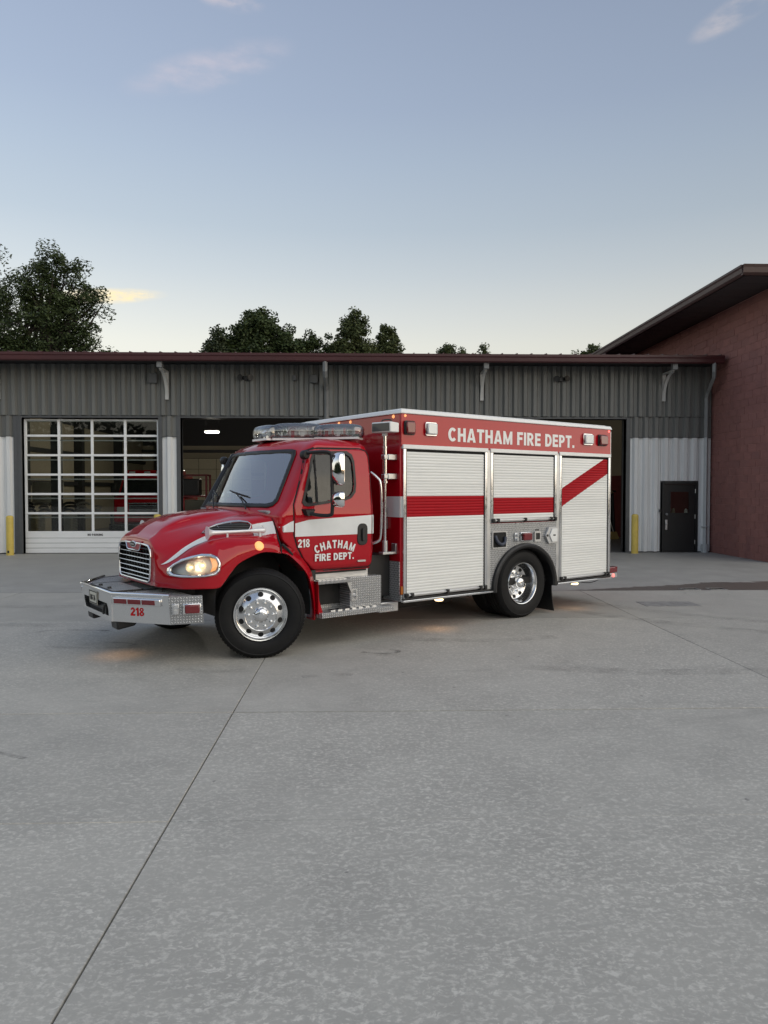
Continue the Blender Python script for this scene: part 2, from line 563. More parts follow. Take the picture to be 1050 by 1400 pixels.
def text_mesh(s, h, mats, bold=0.0, width=None, extrude=0.002, space=.12, name='lettering'):
    """mesh of a word in the XZ plane facing -Y, lower left at origin, capital height h, optional total width"""
    x = 0.0; polys = []
    for ch in s:
        wd, P = GLYPH[ch]
        polys += [[(x + p[0], p[1]) for p in q] for q in P]
        x += wd + space
    x -= space
    sx = h if width is None else width / x
    q = MB()
    for P in polys:
        n = len(P)
        V = [(p[0] * sx, 0.0, p[1] * h) for p in P] + [(p[0] * sx, -extrude, p[1] * h) for p in P]
        q.add(V, [tuple(range(n)), tuple(range(2 * n - 1, n - 1, -1))] + [(i, n + i, n + (i + 1) % n, (i + 1) % n) for i in range(n)])
    me = bpy.data.meshes.new(name); me.from_pydata(q.v, [], q.f); me.materials.append(mats)
    bm = bmesh.new(); bm.from_mesh(me); bmesh.ops.recalc_face_normals(bm, faces=bm.faces); bm.to_mesh(me); bm.free()
    return me, x * sx

# ================================================================== SETTING: ground and concrete lot
def concrete(name, base, rough_scale=1.0, flakes=0.5, seed=0.0, brown=0.0):
    m = bpy.data.materials.new(name); m.use_nodes = True
    t = NT(m.node_tree); b = m.node_tree.nodes['Principled BSDF']
    geo = t.n('ShaderNodeNewGeometry')
    pos = t.mapping(geo.outputs['Position'], loc=(seed, seed * 1.7, 0))
    big = t.noise(pos, 0.28, 5, 0.6, 0.4)
    mid = t.noise(pos, 1.7, 5, 0.62, 0.5)
    fine = t.noise(pos, 60, 3, 0.7)
    # pale scaled flakes: broken up filaments a few centimetres long
    warp = t.mapping(pos, scale=(0.75, 1.25, 1))
    f1 = t.noise(warp, 23.0, 4, 0.62, 1.3)
    f2 = t.noise(pos, 34.0, 3, 0.6)
    fl = t.math('MULTIPLY', t.maprange(f1, 0.49, 0.62, 0, 1, True), t.maprange(f2, 0.40, 0.58, 0.1, 1, True))
    ridge = t.math('SUBTRACT', 1.0, t.math('MULTIPLY', t.math('ABSOLUTE', t.math('SUBTRACT', t.noise(warp, 10.0, 4, 0.6, 0.8), 0.5)), 14.0), clamp=True)
    fl = t.math('MAXIMUM', fl, t.math('MULTIPLY', ridge, t.maprange(f2, 0.42, 0.62, 0, 0.8, True)))
    area = t.maprange(big, 0.34, 0.62, 0.45, 1.0, True)
    fl = t.math('MULTIPLY', t.math('MULTIPLY', fl, area), flakes)
    c0 = tuple(x * 0.86 for x in base); c1 = tuple(min(1, x * 1.10) for x in base)
    col = t.ramp(mid, [(0.3, c0), (0.7, c1)])
    col = t.mix(t.maprange(big, 0.35, 0.7, 0, 0.35, True), col, tuple(x * 0.80 for x in base))
    col = t.mix(t.maprange(fine, 0.3, 0.75, 0, 0.22), col, tuple(x * 0.62 for x in base))
    col = t.mix(fl, col, tuple(min(0.95, x * 1.6) for x in base))
    # small dark specks and rubber smudges
    sp = t.noise(pos, 9.0, 2, 0.4)
    col = t.mix(t.maprange(sp, 0.76, 0.80, 0, 0.55, True), col, (0.06, 0.06, 0.06))
    sm = t.noise(t.mapping(pos, scale=(0.35, 1.5, 1), rot=(0, 0, 0.25)), 1.1, 5, 0.65, 1.2)
    col = t.mix(t.maprange(sm, 0.60, 0.74, 0, 0.30, True), col, tuple(x * 0.5 for x in base))
    if brown: col = t.mix(brown, col, (0.12, 0.085, 0.07))
    oi = t.n('ShaderNodeObjectInfo')            # each pour cured to its own tone
    col = t.mix(t.maprange(oi.outputs['Random'], 0, 1, 0.0, 0.16), col, tuple(x * 0.55 for x in base))
    t.l(col, b.inputs['Base Color'])
    t.l(t.maprange(mid, 0.3, 0.7, 0.62, 0.80), b.inputs['Roughness'])
    b.inputs['Specular IOR Level'].default_value = 0.35
    bp = t.n('ShaderNodeBump'); bp.inputs['Strength'].default_value = 0.35; bp.inputs['Distance'].default_value = 0.006
    t.l(fine, bp.inputs['Height']); t.l(bp.outputs[0], b.inputs['Normal'])
    return m


CONC = (0.455, 0.436, 0.388)
MC = [concrete('concrete_scaled', CONC, flakes=0.85, seed=0), concrete('concrete_worn', tuple(c * .97 for c in CONC), flakes=0.65, seed=31),
      concrete('concrete_smooth', tuple(c * .95 for c in CONC), flakes=0.22, seed=57),
      concrete('concrete_finer', CONC, flakes=0.75, seed=0)]
APR = concrete('apron_concrete', (0.36, 0.35, 0.32), flakes=0.05, seed=83)
WET = mat('drain_stain', (0.075, 0.06, 0.05), 0.35, var=0.3, vscale=3, rvar=0.15)
SOIL = mat('ground_soil', (0.05, 0.05, 0.05), 0.9, var=0.3, vscale=0.5)

g = MB(); g.box(-1500, 1500, -1500, 1500, -0.5, -0.16)
tag(g.build('ground', SOIL), kind='structure')
lot = empty('concrete_lot', (0, 0, 0)); tag(lot, kind='structure')
bed = MB(); bed.box(-60, 60, -40, 21.45, -0.155, -0.06); bed.build('joint_bed', mat('joint_filler', (0.006, 0.006, 0.006), 0.9), lot)
XJ = [-1.07 + 5.02 * k for k in range(-9, 10)]
YJ = [-38.0, -28.0, -19.5, -11.0, -2.6, 4.06, 6.07, 10.40, 13.30]
rnd = random.Random(3)
for i in range(len(XJ) - 1):
    for j in range(len(YJ) - 1):
        near = abs(XJ[i]) < 1.2
        gx = 0.0045; gap = lambda y: 0.0015 if y == 4.06 else 0.008
        s = MB(); s.box(XJ[i] + gx, XJ[i + 1] - gx, YJ[j] + gap(YJ[j]), YJ[j + 1] - gap(YJ[j + 1]), -0.14, 0.0)
        y0 = YJ[j]
        m = MC[0] if y0 < 4 else (MC[3] if y0 < 5 else (MC[1] if y0 < 8 else MC[2]))
        o = s.build('slab', m, lot, bevel=0.003, segs=1)
        o.location.z = rnd.uniform(-0.0015, 0.0)
# apron in front of the station, slabs behind the shallow drain
AX = [-1.07 + 5.02 * k + 0.6 for k in range(-9, 10)]
for i in range(len(AX) - 1):
    s = MB(); s.box(AX[i] + .003, AX[i + 1] - .003, 14.603, 21.42, -0.14, 0.0); s.build('apron_slab', APR, lot, bevel=0.003, segs=1)
# shallow valley drain with a wet brown stain that widens to the right
dr = MB()
prof = [(13.303, -0.001), (13.36, -0.008), (13.45, -0.014), (13.56, -0.014), (13.70, -0.010), (13.95, -0.006), (14.25, -0.003), (14.597, -0.001)]
V = [(x, y, z) for x in (-46, 46) for y, z in prof]; n = len(prof)
dr.add(V, [(i, i + 1, n + i + 1, n + i) for i in range(n - 1)])
drm = concrete('valley_drain', (0.37, 0.36, 0.33), flakes=0.1, seed=83)
t = NT(drm.node_tree); b = drm.node_tree.nodes['Principled BSDF']
src = b.inputs['Base Color'].links[0].from_socket
geo = t.n('ShaderNodeNewGeometry'); sp = t.n('ShaderNodeSeparateXYZ'); t.l(geo.outputs['Position'], sp.inputs[0])
nz = t.noise(t.mapping(geo.outputs['Position'], scale=(1, 1, 1)), 1.3, 5, 0.6, 0.4)
wid = t.math('ADD', t.maprange(sp.outputs[0], 3.4, 7.6, 0.08, 1.25), t.math('MULTIPLY', t.math('SUBTRACT', nz, 0.5), 0.9))
d = t.math('MINIMUM', t.math('SUBTRACT', sp.outputs[1], 13.31), t.math('SUBTRACT', t.math('ADD', wid, 13.32), sp.outputs[1]))
k = t.math('MULTIPLY', t.maprange(d, 0.0, 0.07, 0, 0.9, True), t.maprange(sp.outputs[0], 3.2, 4.6, 0, 1, True))
col = t.mix(k, src, (0.105, 0.082, 0.068))
t.l(col, b.inputs['Base Color']); t.l(t.maprange(k, 0, 1, 0.75, 0.45), b.inputs['Roughness'])
tag(dr.build('valley_drain', drm), kind='structure')
# inset grates and a patch in the concrete
q = MB(); q.box(4.47, 5.35, 11.45, 11.93, -0.02, 0.004)
o = q.build('utility_cover', mat('cover_plate', (0.27, 0.262, 0.245), 0.6, var=.25, vscale=9), bevel=.002); tag(o, 'flat dark rectangular cover set in the concrete right of the truck', 'cover')
for k, (x, nm) in enumerate(((6.05, 'drain grate nearer the truck, in the stained gutter'), (6.55, 'drain grate farther right, in the stained gutter'))):
    gr_ = empty('drain_grate', (x, 13.46, -0.016)); tag(gr_, 'small grey ' + nm, 'drain', 'drain grates in the gutter')
    MB().ring([(-.16, -.12), (.16, -.12), (.16, .12), (-.16, .12)], [(-.135, -.095), (.135, -.095), (.135, .095), (-.135, .095)], 'z', 0, .02).build('frame', ALU, gr_)
    for j in range(5): MB().box(-.135, .135, -.085 + j * .04, -.07 + j * .04, 0.002, .016).build('bar', BLACKM, gr_)

# scrubbed tyre marks on the slabs (dark rubber films, each with its own worn edge)
def film_mat(name, dens):
    m = bpy.data.materials.new(name); m.use_nodes = True
    t = NT(m.node_tree); b = m.node_tree.nodes['Principled BSDF']
    geo = t.n('ShaderNodeNewGeometry')
    nz = t.noise(geo.outputs['Position'], 4.0, 5, 0.6); nf = t.noise(geo.outputs['Position'], 60.0, 2, 0.6)
    t.l(t.math('MULTIPLY', t.math('MULTIPLY', t.maprange(nz, 0.30, 0.75, 0, 1, True), t.maprange(nf, 0.35, 0.6, 0.3, 1)), dens), b.inputs['Alpha'])
    b.inputs['Base Color'].default_value = (0.03, 0.03, 0.03, 1); b.inputs['Roughness'].default_value = 0.8
    return m


FILM = film_mat('rubber_film', 0.5); FILM2 = film_mat('faint_rubber_film', 0.20)
MARKS = [([(-.02, 8.30), (.20, 8.22), (.36, 8.26), (.40, 8.36), (.30, 8.42)], .035, FILM), ([(-.05, 8.24), (.16, 8.14), (.40, 8.18)], .03, FILM2),
         ([(-4.2, 9.55), (-4.05, 9.68), (-3.7, 9.72), (-3.3, 9.66)], .035, FILM), ([(-3.7, 8.7), (-3.3, 8.62), (-2.9, 8.6), (-2.6, 8.66)], .05, FILM2),
         ([(-3.3, 8.85), (-2.95, 8.9), (-2.7, 8.8), (-2.75, 8.7)], .03, FILM), ([(-1.9, 7.55), (-1.5, 7.45), (-1.2, 7.5)], .06, FILM2), ([(-.6, 7.2), (-.35, 7.3), (-.1, 7.28)], .05, FILM2),
         ([(2.2, 12.4), (3.6, 10.6), (5.2, 9.3), (7.4, 8.2)], .13, FILM2), ([(2.9, 12.8), (4.5, 10.9), (6.2, 9.7), (8.4, 8.7)], .13, FILM2), ([(-9, 12.6), (-6, 11.8), (-3.5, 11.7)], .14, FILM2), ([(-9, 10.9), (-6.5, 10.2), (-4.0, 10.1)], .14, FILM2),
         ([(1.5, 7.6), (3.0, 7.3), (5.0, 7.4)], .12, FILM2), ([(-2.6, 5.2), (-2.3, 5.05)], .02, FILM), ([(0.6, 9.0), (1.6, 8.9), (2.4, 9.1)], .10, FILM2)]
for P, hw, m in MARKS:
    C = catmull([p + (0.0,) for p in P], 8); q = MB(); V = []
    for i, p in enumerate(C):
        a = C[max(0, i - 1)]; b_ = C[min(len(C) - 1, i + 1)]
        dx_, dy_ = b_[0] - a[0], b_[1] - a[1]; L = math.hypot(dx_, dy_) or 1
        V += [(p[0] - dy_ / L * hw, p[1] + dx_ / L * hw, .0022), (p[0] + dy_ / L * hw, p[1] - dx_ / L * hw, .0022)]
    q.add(V, [(2 * i, 2 * i + 1, 2 * i + 3, 2 * i + 2) for i in range(len(C) - 1)])
    q.build('tyre_mark', m, lot)

# ================================================================== FIRE STATION
FY = 21.5
SID_D = mat('dark_grey_siding', (0.158, 0.163, 0.157), 0.45, var=0.13, vscale=1.2, rvar=0.10, stretch=(5, 5, 0.35))
SID_L = mat('light_grey_siding', (0.72, 0.74, 0.745), 0.45, var=0.09, vscale=1.2, dirt=0.10, stretch=(5, 5, 0.35))
TRIM_D = mat('dark_grey_trim', (0.085, 0.09, 0.095), 0.45, var=0.08)
MAROON = mat('maroon_gutter', (0.060, 0.014, 0.017), 0.38, var=0.15, vscale=0.7, rvar=0.08)
SOFFIT = mat('dark_soffit', (0.03, 0.03, 0.032), 0.7)
BRK = mat('pale_grey_bracket', (0.52, 0.53, 0.52), 0.5, var=0.06)
GREYPIPE = mat('grey_downspout', (0.20, 0.21, 0.215), 0.5, var=0.08)
LGREYPIPE = mat('light_downspout', (0.42, 0.45, 0.46), 0.5, var=0.08)
DOORW = mat('white_door_aluminium', (0.84, 0.86, 0.865), 0.4, var=0.05, vscale=1.2)
DOORGLASS = glass_mat('door_glass', (0.80, 0.82, 0.80), 1.45, 0.0)
BEIGE = mat('beige_lining', (0.34, 0.30, 0.22), 0.8, var=0.08, vscale=0.5)
REDWAIN = mat('red_wainscot', (0.12, 0.016, 0.018), 0.6, var=0.15, vscale=1.2)
STEEL = mat('dark_steel', (0.025, 0.025, 0.027), 0.6)
INFLOOR = mat('station_floor', (0.22, 0.21, 0.19), 0.45, var=0.12, vscale=0.8)
BLKDOOR = mat('black_door_paint', (0.013, 0.014, 0.015), 0.4, var=0.15)
YELLOW = mat('yellow_bollard_paint', (0.62, 0.47, 0.10), 0.5, var=0.10, vscale=4, dirt=0.35)

station = empty('fire_station', (0, FY, 0))
tag(station, 'long grey metal-clad fire station with maroon eave gutter and overhead doors', 'building')
DOORS = [(-9.75, -5.87), (-5.24, -1.27), (-0.78, 3.14), (3.74, 7.71)]
DT = 3.90
XL, XR = -16.0, 10.22


def siding(x0, x1, z0, z1, m, name='siding_panel'):
    n = max(1, round((x1 - x0) / 0.283)); wv_ = (x1 - x0) / n
    rib = [(0.0, 0.0), (wv_ * .5 - .095, 0.0), (wv_ * .5 - .048, -.08), (wv_ * .5 + .048, -.08), (wv_ * .5 + .095, 0.0), (wv_ - .002, 0.0)]
    if wv_ < 0.2: rib = [(0.0, 0.0), (wv_ * .3, 0.0), (wv_ * .42, -.03), (wv_ * .58, -.03), (wv_ * .7, 0.0), (wv_ - .002, 0.0)]
    q = MB(); k = len(rib)
    V = [(x, y, 0) for x, y in rib] + [(x, y, z1 - z0) for x, y in rib]
    q.add(V, [(i, i + 1, k + i + 1, k + i) for i in range(k - 1)])
    q.add([(x, y, 0) for x, y in rib] + [(rib[-1][0], .012, 0), (0, .012, 0)], [tuple(range(k + 2))])
    me = q.mesh(name, [m])
    for i in range(n):
        place(name, me, station, (x0 + i * wv_, -0.03, z0))


# structure behind the cladding
q = MB()
edges = [XL] + [e for d in DOORS for e in d] + [XR]
for a, b in ((XL, -9.75), (-5.87, -5.24), (-1.27, -.78), (3.14, 3.74), (7.71, 8.76), (9.84, XR)): q.box(a, b, -.015, .25, 0, DT)
q.box(8.76, 9.84, -.015, .25, 2.06, DT); q.box(XL, XR, -.015, .25, DT, 5.55)
q.build('wall', TRIM_D, station)
siding(XL, XR, DT + .07, 5.42, SID_D)
for a, b in ((XL, -9.96), (-5.76, -5.34), (-1.17, -.88), (3.24, 3.64), (7.83, XR)):
    siding(a, b, 3.375, DT + .055, SID_D)
    if a < 7: siding(a, b, .03, 3.355, SID_L, 'wainscot_panel')
siding(7.83, 8.73, .03, 3.355, SID_L, 'wainscot_panel'); siding(9.87, XR, .03, 3.355, SID_L, 'wainscot_panel'); siding(8.735, 9.865, 2.10, 3.355, SID_L, 'wainscot_panel')
for a, b in ((XL, -9.96), (-5.76, -5.34), (-1.17, -.88), (3.24, 3.64), (7.83, XR)):
    MB().box(a, b, -.085, -.03, 3.357, 3.374).build('wainscot_flashing', TRIM_D, station)
for a, b in DOORS:   # jamb and head trims of every bay
    q = MB(); q.box(a - .11, a, -.06, .20, 0, DT + .055); q.build('jamb_trim', TRIM_D, station, bevel=.004)
    q = MB(); q.box(b, b + .11, -.06, .20, 0, DT + .055); q.build('jamb_trim', TRIM_D, station, bevel=.004)
    q = MB(); q.box(a + .002, b - .002, -.062, .20, DT, DT + .056); q.build('head_trim', TRIM_D, station, bevel=.004)
q = MB(); q.box(-9.97, -9.86, -.065, .0, 0, DT + .06); q.build('jamb_cover', TRIM_D, station)
# eave: soffit, fascia gutter, roof sheet with seams
MB().box(XL, 10.10, -.95, -.016, 5.45, 5.47).build('soffit', SOFFIT, station)
q = MB(); q.prism([(-.92, 5.37), (-.98, 5.37), (-1.01, 5.40), (-1.015, 5.50), (-1.035, 5.53), (-1.035, 5.585), (-1.02, 5.585), (-1.0, 5.55), (-.92, 5.55)], 'x', XL, 10.12); q.build('gutter', MAROON, station)
q = MB(); q.hexa([(XL, -1.0, 5.56), (10.12, -1.0, 5.56), (10.12, 21.9, 7.35), (XL, 21.9, 7.35), (XL, -1.0, 5.60), (10.12, -1.0, 5.60), (10.12, 21.9, 7.39), (XL, 21.9, 7.39)]); roof = q.build('roof', MAROON, station)
q = MB()
for k in range(64):
    x = XL + .2 + k * .41
    q.hexa([(x - .012, -1.01, 5.60), (x + .012, -1.01, 5.60), (x + .012, 21.8, 7.385), (x - .012, 21.8, 7.385), (x - .012, -1.0, 5.628), (x + .012, -1.0, 5.628), (x + .012, 21.8, 7.42), (x - .012, 21.8, 7.42)])
o = q.build('roof_seams', MAROON, roof); o['kind'] = 'stuff'
# eave brackets
for x in (-10.35, -5.60, 3.45, 8.78):
    q = MB()
    q.box(x - .05, x + .05, -.115, -.079, 4.42, 5.20)
    pts = [(-.115 - .62 * (1 - math.cos(a)), 4.46 + .70 * math.sin(a)) for a in [PI / 2 * k / 12 for k in range(13)]]
    pin = [(-.115 - .60 * (1 - math.cos(a)) + .0, 4.60 + .58 * math.sin(a)) for a in [PI / 2 * k / 12 for k in range(13)]]
    for i in range(12):
        a, b, c, d = pts[i], pts[i + 1], pin[i + 1], pin[i]
        q.hexa([(x - .04, a[0], a[1]), (x + .04, a[0], a[1]), (x + .04, b[0], b[1]), (x - .04, b[0], b[1]), (x - .04, d[0], d[1] + .001), (x + .04, d[0], d[1] + .001), (x + .04, c[0], c[1] + .001), (x - .04, c[0], c[1] + .001)])
    q.box(x - .045, x + .045, -.75, -.08, 5.19, 5.225)
    br = q.build('eave_bracket', BRK, station, smooth=35)
    MB().box(x - .07, x + .07, -.90, -.74, 5.215, 5.45).build('bracket_block', GREYPIPE, br, bevel=.006)
# downspouts
q = MB(); q.tube([(-1.04, -.95, 5.38), (-1.04, -.95, 5.12), (-1.04, -.82, 4.98), (-1.04, -.22, 4.82), (-1.04, -.11, 4.70), (-1.04, -.11, .15)], .065, 4); q.build('downspout', GREYPIPE, station)
q = MB(); q.tube([(9.86, -.95, 5.40), (9.86, -.95, 5.16), (9.90, -.86, 5.02), (10.02, -.24, 4.66), (10.03, -.13, 4.52), (10.03, -.13, 3.37)], .062, 4); q.build('downspout', GREYPIPE, station)
q = MB(); q.tube([(10.03, -.13, 3.365), (10.03, -.13, .16)], .062, 4); q.tube([(10.03, -.13, .24), (10.03, -.13, .0)], .10, 12); q.box(9.94, 10.12, -.20, -.08, .74, .765); q.build('downspout', LGREYPIPE, station)
# small boxes under the eave
for x, z, w_, h_ in ((-5.98, 5.02, .12, .14), (-1.40, 5.02, .11, .12), (-1.95, 5.05, .05, .08)):
    MB().box(x - w_, x + w_, -.20, -.08, z - h_, z + h_).build('junction_box', TRIM_D, station, bevel=.01)

# ---- overhead door in the first bay: rails, stiles, panes, solid bottom section
od = empty('overhead_door', (0, .10, 0)); od.parent = station
X0, X1 = -9.74, -5.88
rz = [.60, 1.150, 1.705, 2.265, 2.825, 3.385]
for i in range(5):
    x = lerp(X0 + .035, X1 - .035, i / 4)
    MB().box(x - .036, x + .036, .0, .05, .60, 3.87).build('stile', DOORW, od, bevel=.004)
for z in rz + [3.84]:
    h = .062 if z < 3.8 else .03
    MB().box(X0, X1, -.006, .056, z - h / 2 + .01, z + h / 2 + .01).build('rail', DOORW, od, bevel=.004)
for i in range(4):
    for j in range(6):
        xa = lerp(X0 + .035, X1 - .035, i / 4) + .036; xb = lerp(X0 + .035, X1 - .035, (i + 1) / 4) - .036
        za = rz[j] + .04; zb = (rz + [3.84])[j + 1] - .02
        MB().box(xa, xb, .022, .030, za, zb).build('pane', DOORGLASS, od)
for z in rz: MB().box(X0 + .02, X1 - .02, .058, .085, z + .42, z + .455).build('strut', ALU, od)
for k in range(4):
    q = MB(); q.box(X0, X1, -.004, .05, .012 + k * .145, .012 + (k + 1) * .145 - .010); q.build('bottom_panel', DOORW, od, bevel=.006)
MB().box(X0, X1, -.001, .05, -.0, .58).build('bottom_core', GREYPIPE, od)
me, wd = text_mesh('NO PARKING', .062, BLACKM, .02, .44)
o = place('door_lettering', me, od); o.location = (-7.96, -.007, .505)

# ---- pedestrian door
pd = empty('door', (0, 0, 0)); pd.parent = station
q = MB(); q.box(8.785, 8.845, -.07, .10, 0, 2.06); q.box(9.775, 9.835, -.07, .10, 0, 2.06); q.box(8.845, 9.775, -.07, .10, 2.0, 2.06); q.build('door_frame', BLKDOOR, pd, bevel=.004)
q = MB(); q.box(8.85, 9.02, -.035, .01, .01, 1.995); q.box(9.60, 9.77, -.035, .01, .01, 1.995); q.box(9.02, 9.60, -.035, .01, .01, 1.14); q.box(9.02, 9.60, -.035, .01, 1.80, 1.995); q.build('door_leaf', BLKDOOR, pd)
MB().ring(rrect(9.005, 9.615, 1.125, 1.815, .01), rrect(9.04, 9.58, 1.16, 1.78, .01), 'y', -.048, -.036).build('window_bead', BLKDOOR, pd)
MB().box(9.02, 9.60, -.018, -.010, 1.14, 1.80).build('window', DOORGLASS, pd)
q = MB(); q.box(8.885, 8.95, -.06, -.036, .66, .96); q.box(8.90, 8.94, -.11, -.06, .82, .85); q.build('lock_plate', ALU, pd, bevel=.006)
MB().cyl((8.92, -.036, 1.12), (8.92, -.085, 1.12), .035, 12).build('handle', GREYPIPE, pd)
for z in (.3, 1.05, 1.8): MB().cyl((9.772, -.05, z - .06), (9.772, -.05, z + .06), .014, 8).build('hinge', ALU, pd)
MB().box(8.69, 8.75, -.115, -.08, 1.19, 1.27).build('card_reader', BLACK, station, bevel=.006)
for (x, y, z, m) in ((9.16, .05, 1.20, BEIGE), (9.54, .05, 1.18, WHITE)):
    MB().lathe([(0, 0), (.05, 0), (.055, .05), (.045, .10), (.05, .12), (.02, .16), (0, .16)], 12, 'z', (x, y, z - .06)).build('window_ornament', m, pd, smooth=50)

# ---- inside of the station
IN = []
MB().box(XL + .3, XR - .02, .06, 21.3, -.06, -.004).build('inside_floor', INFLOOR, station)
for nm, a, za, zb, m in (('back_wall', None, 2.4, 4.35, BEIGE), ('back_wall_head', None, 4.35, 7.0, SOFFIT), ('back_wainscot', None, 0, 2.4, REDWAIN)):
    MB().box(XL + .3, XR - .02, 21.0, 21.2, za, zb).build(nm, m, station)
MB().prism([(.26, 2.4), (21.0, 2.4), (21.0, 7.0), (.26, 5.40)], 'x', XR - .16, XR - .04).build('side_wall', BEIGE, station); MB().box(XR - .18, XR - .04, .26, 21.0, 0, 2.398).build('side_wainscot', REDWAIN, station)
MB().box(-12.75, -12.5, .26, 21.0, 0, 4.6).build('side_wall', BEIGE, station); MB().prism([(.26, 4.6), (21.0, 4.6), (21.0, 7.0), (.26, 5.40)], 'x', -12.75, -12.5).build('side_wall_head', SOFFIT, station)
for z in (2.02, 3.28): MB().box(-12.5, -12.32, .4, 20.9, z, z + .17).build('steel_girt', STEEL, station)
for y in (2.9, 5.6, 10.9, 16.0): MB().box(-12.5, -12.15, y, y + .32, 0, 5.3).build('steel_column', STEEL, station)
MB().box(-9.9, XR, .26, .30, 4.05, 5.5).build('inner_header', SOFFIT, station)
q = MB(); q.hexa([(XL, .2, 5.30), (XR, .2, 5.30), (XR, 21.2, 6.9), (XL, 21.2, 6.9), (XL, .2, 5.34), (XR, .2, 5.34), (XR, 21.2, 6.94), (XL, 21.2, 6.94)]); q.build('ceiling', SOFFIT, station)
for x in (-13.0, -8.95, -5.55, -1.02, 3.44, 7.9):
    MB().box(x - .12, x + .12, .28, .55, 0, 5.2).build('steel_column', STEEL, station)
for x in (-11.6, -3.4, 0.4, 5.6):
    MB().box(x - .13, x + .13, 20.6, 20.95, 0, 5.9).build('steel_column', STEEL, station)
for z in (2.65, 3.95): MB().box(XL + .3, XR - .2, 20.72, 20.94, z, z + .16).build('steel_girt', STEEL, station)
for y in (5.5, 11, 16.5):
    MB().box(XL, XR, y, y + .2, 5.0 + y * .075, 5.32 + y * .075).build('ceiling_beam', STEEL, station)
MB().tube([(-3.6, 3.0, 5.2), (-1.2, 5.6, 4.35)], .06, 6).build('brace', STEEL, station)
for i, xx in enumerate((-10.25, -5.6)):   # closed rear overhead doors
    rd = empty('rear_overhead_door', (xx, 20.55, 0)); rd.parent = station
    for k in range(6):
        for j in range(4): MB().box(j * .99 + .012, (j + 1) * .99 - .012, 0, .05, .02 + k * .60, .60 + k * .60).build('section', mat('pale_door_section', (.46, .42, .30), .5, var=.05), rd)
    MB().box(0, 3.96, .02, .04, 0, 3.62).build('door_core', STEEL, rd)
# ceiling light that is lit
cl = empty('ceiling_light', (-6.06, 30.0, 4.13)); tag(cl, 'lit white strip light hanging inside the second bay', 'light')
MB().box(-.30, .30, -.07, .07, .05, .10).build('housing', WHITE, cl, bevel=.01)
MB().box(-.28, .28, -.055, .055, .0, .05).build('tube', mat('strip_light_lit', (.9, .9, .9), .4, emit=(1, .98, .92), estr=4), cl, bevel=.02)
for x in (-.25, .25): MB().cyl((x, 0, .10), (x, 0, 1.9), .006, 6).build('hanger', STEEL, cl)
ld = bpy.data.lights.new('strip_light_glow', 'POINT'); ld.shadow_soft_size = .25; ld.energy = 420; ld.color = (1, .94, .82)
lo = bpy.data.objects.new('strip_light_glow', ld); COL.objects.link(lo); lo.parent = cl; lo.location = (0, 0, -.30)

# flood heads on the facade
for x, lb in ((-3.35, 'black twin-head wall light high above the second bay'), (5.76, 'black twin-head wall light above the bay behind the truck box')):
    e = empty('wall_light', (x, FY - .08, 5.04)); tag(e, lb, 'wall light', 'twin-head wall lights on the siding')
    MB().box(-.07, .07, -.06, .0, -.06, .06).build('back_box', BLACK, e, bevel=.01)
    for s in (-1, 1):
        q = MB(); q.lathe([(0, .0), (.05, .0), (.055, .05), (.085, .11), (.085, .13), (0, .12)], 14, 'y'); o = q.build('lamp_head', BLACK, e, smooth=40)
        o.rotation_euler = (0, 0, PI + s * .35); o.location = (s * .11, -.02, 0.01)
# bollards
for (x, y, h, lb) in ((-9.83, 20.85, 1.10, 'worn yellow bollard at the left edge beside the glazed overhead door'), (-5.78, 20.95, 1.13, 'yellow bollard showing only its top behind the red hood'), (7.80, 20.95, 1.12, 'yellow bollard beside the open bay right of the truck')):
    e = empty('bollard', (x, y, 0)); tag(e, lb, 'bollard', 'yellow bollards in front of the station')
    q = MB(); q.lathe([(.098, 0), (.098, h - .04), (.094, h - .015), (.07, h + .012), (.03, h + .022), (0, h + .024)], 24, 'z'); q.build('pipe', YELLOW, e, smooth=40)
    MB().lathe([(.0, .012), (.125, .012), (.135, .0)], 20, 'z').build('foot_ring', APR, e)
    if x < -9: MB().box(-.03, .02, -.1005, -.099, .08, .15).build('scuff_mark', BLACKM, e)

# ================================================================== RED BLOCK BUILDING on the right
BLOCK = mat('red_split_block', (0.27, 0.12, 0.105), 0.85, var=0.16, vscale=2.2, bump=0.5, bscale=34)
_t = NT(BLOCK.node_tree); _b = BLOCK.node_tree.nodes['Principled BSDF']; _src = _b.inputs['Base Color'].links[0].from_socket
_oi = _t.n('ShaderNodeObjectInfo')
_t.l(_t.mix(_t.maprange(_oi.outputs['Random'], 0, 1, 0.0, 0.55), _src, (0.23, 0.11, 0.10)), _b.inputs['Base Color'])
MORT = mat('red_mortar', (0.42, 0.23, 0.21), 0.9, var=0.1)
bb = empty('block_building', (10.25, 18.2, 0)); tag(bb, 'tall dark red concrete block building with deep brown eave on the right', 'building')
q = MB(); q.box(.006, 16, .006, 22, 0, 6.93); q.build('wall_core', MORT, bb)
bw, bh = .406, .203
blk = MB(); blk.box(-.004, .10, .004, bw - .005, .004, bh - .005); blk_me = blk.mesh('block', [BLOCK])
half = MB(); half.box(-.004, .10, .004, bw / 2 - .005, .004, bh - .005); half_me = half.mesh('block', [BLOCK])
far = MB(); cnt = 0
rb = random.Random(5)
